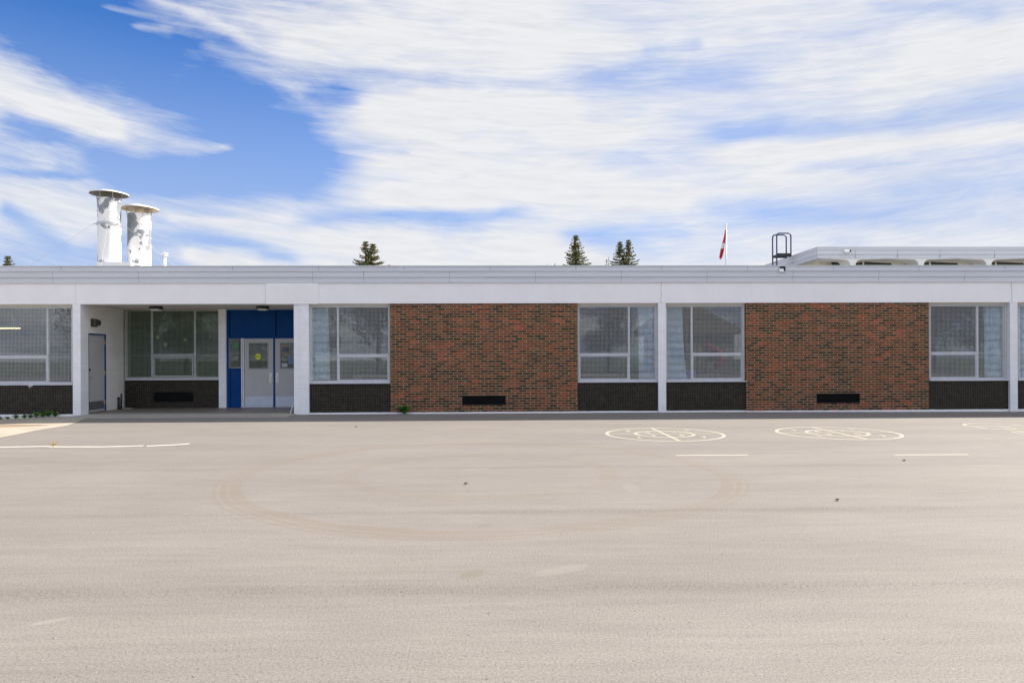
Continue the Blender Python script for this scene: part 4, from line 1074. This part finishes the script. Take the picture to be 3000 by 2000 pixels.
a_.box(bx0 + .02, bx1, LYB - .025, LYB + .0, zpl - .05, zpl + .09); a_.box(ax0, ax1, LYA, LYA + .03, zpl - .03, zpl + .07); obj('platform', a_, M_black, t_)
for k in range(6):
    z = 3.85 + k * .28; a_ = MB(); a_.tube([(bx0, LYB, z), (ax0, LYA, z)], .014, 6); obj('rung', a_, M_rail, t_)

# ------------------------------------------------------------------ flagpole
YF = 27.0
xf = fx(2127.3, YF, 700); zt_ = fz(2127, 660, YF)
t_ = thing('flagpole', 'thin grey flagpole with a ball top standing behind the school roof', 'flagpole', (xf, YF, 0))
a_ = MB(); a_.tube([(xf, YF, -.3), (xf, YF, 6), (xf, YF, zt_ - .05)], .05, 10, taper=[1.3, 1, .6]); obj('pole', a_, M_galv, t_, True)
a_ = MB(); a_.lathe(xf, YF, [(.001, zt_ - .09), (.06, zt_ - .07), (.085, zt_), (.06, zt_ + .07), (.001, zt_ + .09)], 16); obj('ball', a_, plain('ball_silver', (.7, .7, .7), .2, .6), t_, True)
# limp flag: folds hanging down the pole
fm = MB(); z_t = fz(2125, 674, YF); z_b = fz(2120, 758, YF); nz, nf = 24, 9
def fpt(i, j):
    tz = i / nz; z = z_t + (z_b - z_t) * tz
    wid = .05 + .34 * min(1, tz * 1.6) ** 1.2
    lean = -.30 * tz ** 1.6
    s = j / nf
    xx = xf - .04 + lean + (s - .5) * wid * .55 * (1 - .2 * tz) - wid * .18
    yy = YF + .10 * math.sin(s * 9 + tz * 3) - .05
    return (xx, yy, z + .05 * math.sin(s * 8) * tz)
for i in range(nz):
    for j in range(nf):
        tz = i / nz + .10 * math.sin(j * 1.7)
        mi = 1 if .45 + .03 * math.sin(j * 2.1) < i / nz < .63 + .03 * math.sin(j) else 0
        fm.face([fpt(i, j), fpt(i, j + 1), fpt(i + 1, j + 1), fpt(i + 1, j)], mi)
fl = obj('flag', fm, [M_flagr, M_flagw], None, True, origin=(xf, YF, z_t)); tag(fl, 'limp red and white maple-leaf flag hanging down its pole', 'flag')
sm = fl.modifiers.new('solid', 'SOLIDIFY'); sm.thickness = .008

# ------------------------------------------------------------------ trees
def clump(mb, p, s, n=3, mi=0, droop=0.0):
    for _ in range(n):
        a1 = Vector((random.gauss(0, 1), random.gauss(0, 1), random.gauss(0, .6))).normalized()
        b1 = a1.cross(Vector((random.gauss(0, 1), random.gauss(0, 1), random.gauss(0, 1)))).normalized()
        c = Vector(p) + Vector((random.gauss(0, s * .4), random.gauss(0, s * .4), random.gauss(0, s * .3)))
        l, w = s * random.uniform(.6, 1.1), s * random.uniform(.25, .5)
        mb.face([c - a1 * l * .5, c + b1 * w * .5, c + a1 * l * .5 + Vector((0, 0, -droop * l)), c - b1 * w * .5], mi)
def spray(mb, p, d, L, w, n):
    """needle-covered twig: many slim blades lying along d with drooping side shoots"""
    d = Vector(d).normalized()
    for _ in range(n):
        t = random.random(); c = Vector(p) + d * L * t
        side = d.cross(Vector((random.gauss(0, 1), random.gauss(0, 1), random.gauss(0, 1)))).normalized()
        a = (d * random.uniform(.3, 1.0) + side * random.uniform(.2, .9) + Vector((0, 0, -.25))).normalized() * w * random.uniform(.7, 1.3)
        b_ = a.cross(side + Vector((.1, .2, .3))).normalized() * w * random.uniform(.16, .30)
        mb.face([c, c + a * .5 + b_, c + a, c + a * .5 - b_])
def spruce(px, pytop, Y, halfw_px_at779, label, tops=((0, 0),), zbase=0.0, split_px=30, cones=True):
    x = fx(px, Y, 740); zt_ = fz(px, pytop, Y); zroofline = fz(px, 779, Y)
    k = 1.12 * (halfw_px_at779 / F * (Y + D)) / (zt_ - zroofline); sp = split_px / F * (Y + D)
    t_ = thing('spruce_tree', label, 'spruce', (x, Y, zbase), 'spruces standing behind the school')
    tr = MB(); tr.tube([(x, Y, zbase - .3), (x, Y, zt_ * .5), (x, Y, zt_ - .9)], .30, 8, taper=[1, .6, .15]); 
    cr = MB()
    leaders = []
    for (dxp, dyp) in tops:
        lx = x + dxp / F * (Y + D); lz = zt_ - dyp / F * (Y + D); leaders.append((lx, lz))
        tr.tube([(x, Y, zt_ - sp - .6), (lx * .7 + x * .3, Y, lz - sp * .6), (lx, Y, lz)], .05, 5, taper=[1, .6, .2])
    multi = len(tops) > 1
    for li, (lx, lz) in enumerate(leaders):
        z = lz - .05; split = zt_ - sp if multi else -99
        while z > zbase + 1.2:
            dz = lz - z
            if multi and z < split and li > 0: break
            cx_ = lx if (not multi or z > split) else x
            rad = k * (dz if not multi else (dz * .6 if z > split else (zt_ - z))) * random.uniform(.85, 1.12) + .03
            if multi and z <= split: cx_ = (leaders[0][0] + leaders[1][0]) / 2 if z > split - .4 else x + (leaders[1][0] - x) * .4
            rad = min(rad, 3.4)
            vis = z > zroofline - 1.2
            nb = 9 if vis else 6
            ph = random.uniform(0, 6.3)
            for b2 in range(nb):
                an = ph + b2 * 2 * math.pi / nb + random.uniform(-.3, .3)
                rl = rad * random.choice((1.0, .95, 1.2, .7, .85))
                lift = .35 * max(0, 1 - dz * .9)                       # young branches near the tip point upwards
                ns = max(1, int(rl / (.14 if vis else .45)))
                last = None; jz = random.uniform(-.13, .13) * min(1, dz)
                for q_ in range(ns + 1):
                    s = q_ / ns
                    p_ = Vector((cx_ + math.cos(an) * rl * s, Y + math.sin(an) * rl * s, z + jz + (lift - .40) * rl * s + .34 * rl * s * s))
                    dd = (p_ - last) if last is not None else Vector((math.cos(an), math.sin(an), lift))
                    last = p_
                    if vis: spray(cr, p_, dd, .16, .15 * (1.1 - .35 * s) * min(1, .55 + dz * .5), 15)
                    else: clump(cr, p_, .5, 2, 0, .25)
                if vis and cones and z > zroofline - .5:
                    for _ in range(random.randint(1, 4) if random.random() < .6 else 0):
                        s = random.uniform(.35, .95)
                        clump(cr, (cx_ + math.cos(an) * rl * s, Y + math.sin(an) * rl * s, z - .16 * rl * s - random.uniform(.02, .12)), .10, 4, 1, .9)
            z -= (.30 if vis else .6) * random.uniform(.8, 1.2) * min(1, .5 + dz * .5)
        # tip
        for q_ in range(8): spray(cr, (lx, Y, lz - .06 - q_ * .06), (random.gauss(0, .3), random.gauss(0, .3), 1), .05, .07, 6)
    obj('trunk', tr, M_bark, t_); obj('crown', cr, [M_spruce, M_cones], t_)
spruce(1071, 710, 30, 42, 'spruce with a forked top, leftmost of the three full tops over the roof', tops=((0, 0), (22, 6)), split_px=27)
spruce(1687, 691, 38, 34, 'tallest single-pointed spruce over the middle of the roof')
spruce(1841, 705, 40, 38, 'spruce with a forked top, just left of the flagpole', tops=((0, 0), (-25, 5)), split_px=44)
spruce(23, 752, 34, 7, 'cone-covered narrow spruce tip peeping over the roof at the far left')
def wispy(px, pytop, Y, label, n, spread):
    x = fx(px, Y, 740); zt_ = fz(px, pytop, Y)
    t_ = thing('birch_tree', label, 'tree', (x, Y, 0), 'bare-topped birches behind the school')
    tr = MB(); tr.tube([(x, Y, -.3), (x, Y, zt_ - 2.5)], .14, 7, taper=[1, .4]); tw = MB(); lf = MB()
    for k in range(n):
        a = random.uniform(-1, 1) * spread; top = zt_ - abs(a) * .5 - random.uniform(0, .3) * (k > 0)
        pts = [(x, Y, zt_ - 2.6), (x + a * .7, Y + random.uniform(-.3, .3), zt_ - 1.4), (x + a, Y, top)]
        tw.tube(pts, .038, 4, taper=[1.4, .9, .35])
        for _ in range(26): 
            s = random.random(); z = zt_ - 2.2 + s * (top - zt_ + 2.2)
            clump(lf, (x + a * (.6 + .4 * s) + random.gauss(0, .06), Y, z), .12, 1)
    for _ in range(160): clump(lf, (x + random.gauss(0, 1.0), Y + random.gauss(0, 1), zt_ - 3.4 + random.gauss(0, .8)), .3, 2)
    obj('trunk', tr, M_pbark, t_); obj('branches', tw, M_pbark, t_); obj('foliage', lf, M_spruce, t_)
wispy(1783, 752, 46, 'thin pale birch top left of the forked spruce by the flagpole', 6, .42)
wispy(1617, 766, 46, 'barest birch tips left of the tallest spruce', 4, .40)

# big leafy trees and a house across the yard, behind the camera; the windows mirror them
def leafy(x, y, h, w, label):
    t_ = thing('leafy_tree', label, 'tree', (x, y, -.2), 'leafy trees across the yard from the school')
    tr = MB(); tr.tube([(x, y, -.4), (x + .1, y, h * .35), (x, y, h * .7)], .28, 8, taper=[1, .7, .3])
    cr = MB(); blobs = []
    for k in range(16):
        an = random.uniform(0, 6.3); rr_ = w * random.uniform(0, .62); bz = random.uniform(.28, .88) * h
        blobs.append((x + math.cos(an) * rr_, y + math.sin(an) * rr_, bz, w * random.uniform(.25, .42)))
        if k < 6: tr.tube([(x, y, h * .3), (blobs[-1][0], blobs[-1][1], bz)], .09, 5, taper=[1, .4])
    for (bx_, by_, bz, br) in blobs:
        for _ in range(150):
            v = Vector((random.gauss(0, 1), random.gauss(0, 1), random.gauss(0, .8))).normalized() * br * random.uniform(.6, 1.05)
            clump(cr, (bx_ + v.x, by_ + v.y, bz + v.z), .42, 2)
    obj('trunk', tr, M_bark, t_); obj('crown', cr, M_leaf, t_); return t_
protos = [leafy(-4, -58, 11.5, 5.2, 'broad leafy tree across the yard, opposite the middle of the school'), leafy(6, -60, 10.5, 5.0, 'rounder leafy tree across the yard, right of the broad one')]
def copy_tree(r0, x, y, rz, s, label):
    r = r0.copy(); sc.collection.objects.link(r); r.location = (x, y, -.2); r.rotation_euler = (0, 0, rz); r.scale = (s, s, s); r['label'] = label
    for ch in list(r0.children):
        c = ch.copy(); sc.collection.objects.link(c); c.parent = r
for k, (x, y, s) in enumerate(((-13, -57, 1.05), (-21, -60, .95), (-29, -56, 1.1), (-37, -60, 1.0), (-45, -58, 1.05), (13, -60, .9), (32.5, -57, 1.0), (42, -60, 1.08), (50, -58, .95), (58, -60, 1.0), (36.5, -66, .9), (-8.5, -66, 1.05), (1, -67, 1.0))):
    copy_tree(protos[k % 2], x, y, k * 1.3, s, 'leafy tree across the yard, %s' % (['seventh', 'sixth', 'fifth', 'fourth', 'third', 'beside the house, left', 'first beyond the house', 'second beyond the house', 'third beyond the house', 'last beyond the house', 'close against the house wall', 'rear row, left', 'rear row, right'][k]) + (' from the far left end' if k < 5 else ''))
t_ = thing('house', 'low house with a brown gable roof across the yard, mirrored in a window', 'house', (23.5, -60, -.2))
a_ = MB(); a_.box(18.5, 27.0, -66, -58, -.3, 4.2); obj('wall', a_, M_siding, t_)
a_ = MB(); a_.prism([(17.4, 4.15), (28.0, 4.15), (28.0, 4.45), (21.6, 7.9), (17.4, 4.9)], -66.6, -57.4, 'y'); obj('roof', a_, M_shingle, t_)
for x in (19.8, 24.0):
    a_ = MB(); a_.box(x, x + 1.8, -57.99, -57.95, 1.2, 2.6); obj('window', a_, M_black, t_)
t_ = thing('playground_slide', 'curved red playground slide across the yard, mirrored in a window', 'slide', (18.6, -40, -.2))
pts = [(17.9 + 1.5 * math.sin(a_k), -40 + .3 * a_k, 2.5 - .25 * a_k - .2 * a_k * a_k) for a_k in [k / 8 * 2.5 for k in range(9)]]
a_ = MB(); a_.tube(pts, .26, 14); obj('chute', a_, M_red, t_, True)
a_ = MB()
for x in (17.6, 18.3): a_.tube([(x, -40.6, -.3), (x, -40.6, 2.8)], .06, 8)
obj('post', a_, M_rail, t_)

# ------------------------------------------------------------------ curtains, stars, lamp and furniture seen through the glass
def curtain(pa, pb, label, Y=.25, z0=.86, z1=2.94, flare=.0, folds=11):
    x0, x1 = fx(pa, Y), fx(pb, Y); n, mz = folds * 8, 10; mb = MB()
    seed = random.uniform(0, 9)
    def p_(i, j):
        s, tz = i / n, j / mz; z = z1 + (z0 - z1) * tz
        return (x0 + (x1 - x0) * (s * (1 + flare * tz ** 2) - flare * .3 * tz ** 2), Y + .045 * math.sin(s * folds * 6.28 + seed + .8 * math.sin(tz * 3 + s * 5)) + .015 * math.sin(s * 37), z)
    for i in range(n):
        for j in range(mz): mb.face([p_(i, j), p_(i + 1, j), p_(i + 1, j + 1), p_(i, j + 1)])
    o = obj('curtain', mb, M_curtain, None, True, origin=((x0 + x1) / 2, Y, z1)); tag(o, label, 'curtain', 'pale blue curtains inside the classroom windows')
    sm = o.modifiers.new('solid', 'SOLIDIFY'); sm.thickness = .003
    return o
curtain(911, 963, 'pale blue curtain at the left of the window beside the doorway pillar', flare=.08)
curtain(1871, 1918, 'pale blue curtain inside the window left of the middle pillar', flare=-.05)
curtain(1954, 1999, 'pale blue curtain inside the window right of the middle pillar, splayed at its foot', flare=.35)
curtain(2884, 2940, 'bunched blue curtain inside the window left of the right-hand pillar', flare=-.12)
curtain(2984, 3040, 'curtain in the window cut off by the right edge of the picture')
def star(px, py, r, label, rot=0):
    q = P(px, py, YB + .10); mb = MB(); n = 9; poly = []
    for k in range(2 * n):
        a = math.pi * k / n + rot; rad = r if k % 2 == 0 else r * .36
        poly.append((q.x + rad * math.sin(a), q.z + rad * math.cos(a)))
    mb.prism(poly, YB + .095, YB + .10, 'y')
    tag(obj('paper_star', mb, M_star, None, False, origin=(q.x, q.y, q.z)), label, 'paper star', 'paper stars behind the porch window')
star(462.5, 987.5, .075, 'paper star high in the middle light of the porch window, near its left bar')
star(484, 1009, .090, 'largest and lowest paper star in the porch window')
star(542.5, 995.5, .075, 'paper star at the right of the middle light of the porch window', .3)
star(616.5, 985.5, .050, 'paper star in the narrow right light of the porch window', .2)
star(452, 964, .045, 'smallest, topmost paper star in the porch window', .5)
q0, q1 = P(-60, 961, 6.0), P(57, 961, 6.0)
t_ = thing('fluorescent_lamp', 'lit fluorescent strip lamp hanging in the room behind the leftmost window', 'lamp', (q0.x, 6, q0.z))
a_ = MB(); a_.box(q0.x, q1.x, 5.93, 6.07, q0.z + .01, q0.z + .08); obj('housing', a_, M_white, t_)
a_ = MB(); a_.box(q0.x, q1.x, 5.95, 6.05, q0.z - .02, q0.z + .009); obj('tube', a_, M_lamp, t_)
a_ = MB()
for x in (q0.x + .2, q1.x - .2): a_.tube([(x, 6, q0.z + .08), (x, 6, 3.02)], .006, 4)
obj('hanger', a_, M_galv, t_)
a_ = MB(); q = P(2016, 1092, .75); a_.prism([(q.x - .14, .5), (q.x + .14, .5), (q.x + .17, 1.12), (q.x - .17, 1.12)], .6, .95, 'y')
bb = obj('plastic_bin', a_, M_bin); tag(bb, 'blue plastic bin behind the window right of the middle pillar', 'bin')
def table(x, y, label):
    t_ = thing('classroom_table', label, 'table', (x, y, .05), 'tables in the classrooms')
    a_ = MB(); a_.box(x - .75, x + .75, y - .35, y + .35, .95, .99); obj('table_top', a_, M_table, t_)
    for sx in (-.68, .68):
        for sy in (-.28, .28): a_ = MB(); a_.tube([(x + sx, y + sy, .05), (x + sx, y + sy, .95)], .02, 6); obj('leg', a_, M_galv, t_)
table(XP(1785), 2.2, 'table in the room behind the window left of the middle pillar')
table(XP(2110), 2.6, 'table in the room behind the window with the mirrored gable')
table(XP(1070), 2.4, 'table in the room behind the window beside the doorway pillar')
# shelf unit carrying the bin
a_ = MB(); a_.box(q.x - .5, q.x + .9, .55, 1.0, .05, .499); tag(obj('low_cupboard', a_, M_table), 'low cupboard under the window right of the middle pillar', 'cupboard')

# ------------------------------------------------------------------ painted game circles, hopscotch, lines
def digit(mb, s, x, y, size=.29, sx=.66):
    t = text_mesh(s, size, (x, y, .0025), None, None, '', True, .014, sx=sx)
    i = len(mb.v); mb.v += t.v; mb.f += [tuple(i + k for k in f_) for f_ in t.f]; mb.m += t.m
def game_circle(cx_, cy_, R_, label):
    t_ = thing('painted_circle', label, 'painted game', (cx_, cy_, 0), 'numbered game circles painted on the asphalt')
    N = 96; mb = MB()
    for rad in (R_ - .03, R_ * .513 - .03):
        mb.ribbon([(cx_ + rad * math.cos(2 * math.pi * k / N), cy_ + rad * math.sin(2 * math.pi * k / N)) for k in range(N)], .062, .002, True)
    mb.ribbon([(cx_, cy_ - R_ + .05), (cx_, cy_), (cx_, cy_ + R_ - .05)], .06, .0035)
    mb.ribbon([(cx_ - R_ + .05, cy_), (cx_ - .031, cy_)], .05, .0035); mb.ribbon([(cx_ + .031, cy_), (cx_ + R_ - .05, cy_)], .05, .0035)
    obj('ring_lines', mb, M_line, t_)
    r1, r2 = R_ * .74, R_ * .27
    for s, r_2, sx_, sy_ in (('1', r1, -1, -1), ('2', r1, -1, 1), ('3', r2, -1, -1), ('4', r2, -1, 1), ('5', r2, 1, -1), ('6', r2, 1, 1), ('7', r1, 1, -1), ('8', r1, 1, 1)):
        mb = MB(); digit(mb, s, cx_ + sx_ * r_2 * (.72 if r_2 == r1 else .9), cy_ + sy_ * r_2 * (.66 if r_2 == r1 else .8))
        obj('number', mb, M_line, t_)
def camxy(X_, Z_): v_ = CP + view * Z_ + right * X_; return v_.x, v_.y
c_ = camxy(2.97, 13.33); game_circle(c_[0], c_[1], 1.145, 'left of the two numbered game circles painted on the asphalt')
c_ = camxy(6.39, 13.43); game_circle(c_[0], c_[1], 1.145, 'numbered game circle on the asphalt in front of the right brick panel')
hc = camxy(10.37, 14.62); hx_, hy_ = hc; s_ = .585
hp = MB(); N = 24
hp.ribbon([(hx_ + s_ * math.cos(math.pi * k / N), hy_ + s_ * 1.0 * math.sin(math.pi * k / N)) for k in range(N + 1)], .055, .002)
rows = ['D', 'S', 'D', 'S', 'S', 'S']; y = hy_
hp.ribbon([(hx_ - s_ - .0, y), (hx_ + s_, y)], .05, .0035)
for r2 in rows:
    w_ = s_ if r2 == 'D' else s_ / 2
    hp.ribbon([(hx_ - w_, y - .025), (hx_ - w_, y - s_ + .025)], .05, .0022); hp.ribbon([(hx_ + w_, y - .025), (hx_ + w_, y - s_ + .025)], .05, .0022)
    if r2 == 'D': hp.ribbon([(hx_, y - .025), (hx_, y - s_ + .025)], .05, .0022)
    y -= s_
    wn_ = s_ if r2 == 'D' else (s_ if rows.index(r2) else s_)
    hp.ribbon([(hx_ - s_, y), (hx_ + s_, y)], .05, .0035)
o = obj('hopscotch', hp, M_line, None, origin=(hx_, hy_, 0)); tag(o, 'painted hopscotch court with a round head at the right edge', 'painted game')
for (pa, pb, py, lab) in ((1980, 2191, 1333, 'short painted dash in front of the middle game circle'), (2620, 2837, 1332, 'short painted dash further right, below the hopscotch')):
    A, B = G(pa, py + .6), G(pb, py - .6); mb = MB(); mb.ribbon([(A.x, A.y), ((A.x + B.x) / 2, (A.y + B.y) / 2), (B.x, B.y)], .075, .0022)
    tag(obj('painted_line', mb, M_line, None, origin=(A.x, A.y, 0)), lab, 'painted line', 'short painted dashes on the asphalt')
lp = [(-120, 1309), (0, 1309.5), (60, 1308.5), (135, 1307), (160, 1308.5), (300, 1308.5), (365, 1307), (421, 1305.3)]
lp2 = [(430, 1306), (500, 1303.5), (555, 1299.5)]
mb = MB()
for seq in (lp, lp2):
    pts = []
    for (a_p, b_p) in zip(seq, seq[1:]):
        A, B = G(*a_p), G(*b_p)
        for k in range(4): t = k / 4; pts.append((A.x + (B.x - A.x) * t + random.uniform(-.01, .01), A.y + (B.y - A.y) * t + random.uniform(-.008, .008)))
    pts.append((B.x, B.y)); mb.ribbon(pts, .125, .0022)
tag(obj('painted_line', mb, M_linew), 'long worn white line curving across the asphalt at the left', 'painted line')

# ------------------------------------------------------------------ weeds and litter
def weed(x, y, h, w, n, label, mat_=None, grp=None, name='weed', cat='weed'):
    mb = MB(); z0 = gz_(x, y)
    for k in range(n):
        an = random.uniform(0, 6.28); lean = random.uniform(.1, 1.0) * w; L = h * random.uniform(.55, 1.1)
        pts = []
        for s in (0, .35, .7, 1.0): pts.append(Vector((x + math.cos(an) * lean * s ** 1.3, y + math.sin(an) * lean * .5 * s ** 1.3, z0 + L * (s - .25 * s * s))))
        for j in range(3):
            d = pts[j + 1] - pts[j]; q_ = d.cross(Vector((0, 1, .3))).normalized() * (.010 if mat_ else .012)
            mb.face([pts[j] - q_ * .5, pts[j] + q_ * .5, pts[j + 1] + q_ * .4, pts[j + 1] - q_ * .4])
        if not mat_:
            for s in range(7):
                t = .25 + .75 * s / 6; j = min(2, int(t * 3)); p_ = pts[j].lerp(pts[j + 1], t * 3 - j)
                a2 = random.uniform(0, 6.28); l = random.uniform(.045, .09) * (h / .2) ** .5; dv = Vector((math.cos(a2), math.sin(a2) * .7, random.uniform(-.1, .7))) * l
                sd = dv.cross(Vector((0, 0, 1))).normalized() * l * .28
                mb.face([p_, p_ + dv * .5 + sd, p_ + dv, p_ + dv * .5 - sd])
    o = obj(name, mb, mat_ or M_weed, None, origin=(x, y, z0)); tag(o, label, cat, grp); return o
weed(XP(1186), -.12, .27, .21, 60, 'bushy green weed at the foot of the left brick panel')
gl = [(8, .08, 'tiny sprig at the far left end of the weed strip'), (28, .09, 'second sprig from the left along the white footing'), (52, .12, 'low weed under the leftmost window, left of its middle'), (78, .13, 'weed tuft under the middle of the leftmost window'),
      (94, .12, 'small weed just left of the densest tuft'), (112, .17, 'densest green tuft under the leftmost window'), (130, .15, 'green tuft just right of the densest one'), (148, .20, 'yellowing weed with stalks near the block pillar'), (168, .15, 'thin stalky weed nearest the block pillar')]
for px, h, lab in gl:
    weed(XP(px), -.09, h, .10, 14 if h < .15 else 22, lab, grp='weeds along the white footing')
q = G(154, 1307); weed(q.x, q.y + .02, .10, .11, 30, 'dry straw-coloured tuft growing through the white line', M_dryw)
for px, py, s_, lab in ((1366, 1418, .035, 'dead leaf curled on the open asphalt, nearest the middle'), (1045, 1251, .04, 'dark leaf near the edge of the building shade'), (2453, 1466, .032, 'dead leaf lying at the right of the yard'), (2649, 1350, .03, 'small leaf beside the right painted dash')):
    q = G(px, py); mb = MB(); pts = []
    for k in range(6):
        an = k / 6 * 6.28; pts.append((q.x + math.cos(an) * s_ * random.uniform(.6, 1), q.y + math.sin(an) * s_ * .8, gz_(q.x, q.y) + .006 + .016 * abs(math.sin(an * 1.5))))
    mb.face(pts); tag(obj('dead_leaf', mb, M_dleaf, None, origin=(q.x, q.y, 0)), lab, 'leaf', 'dead leaves on the asphalt')
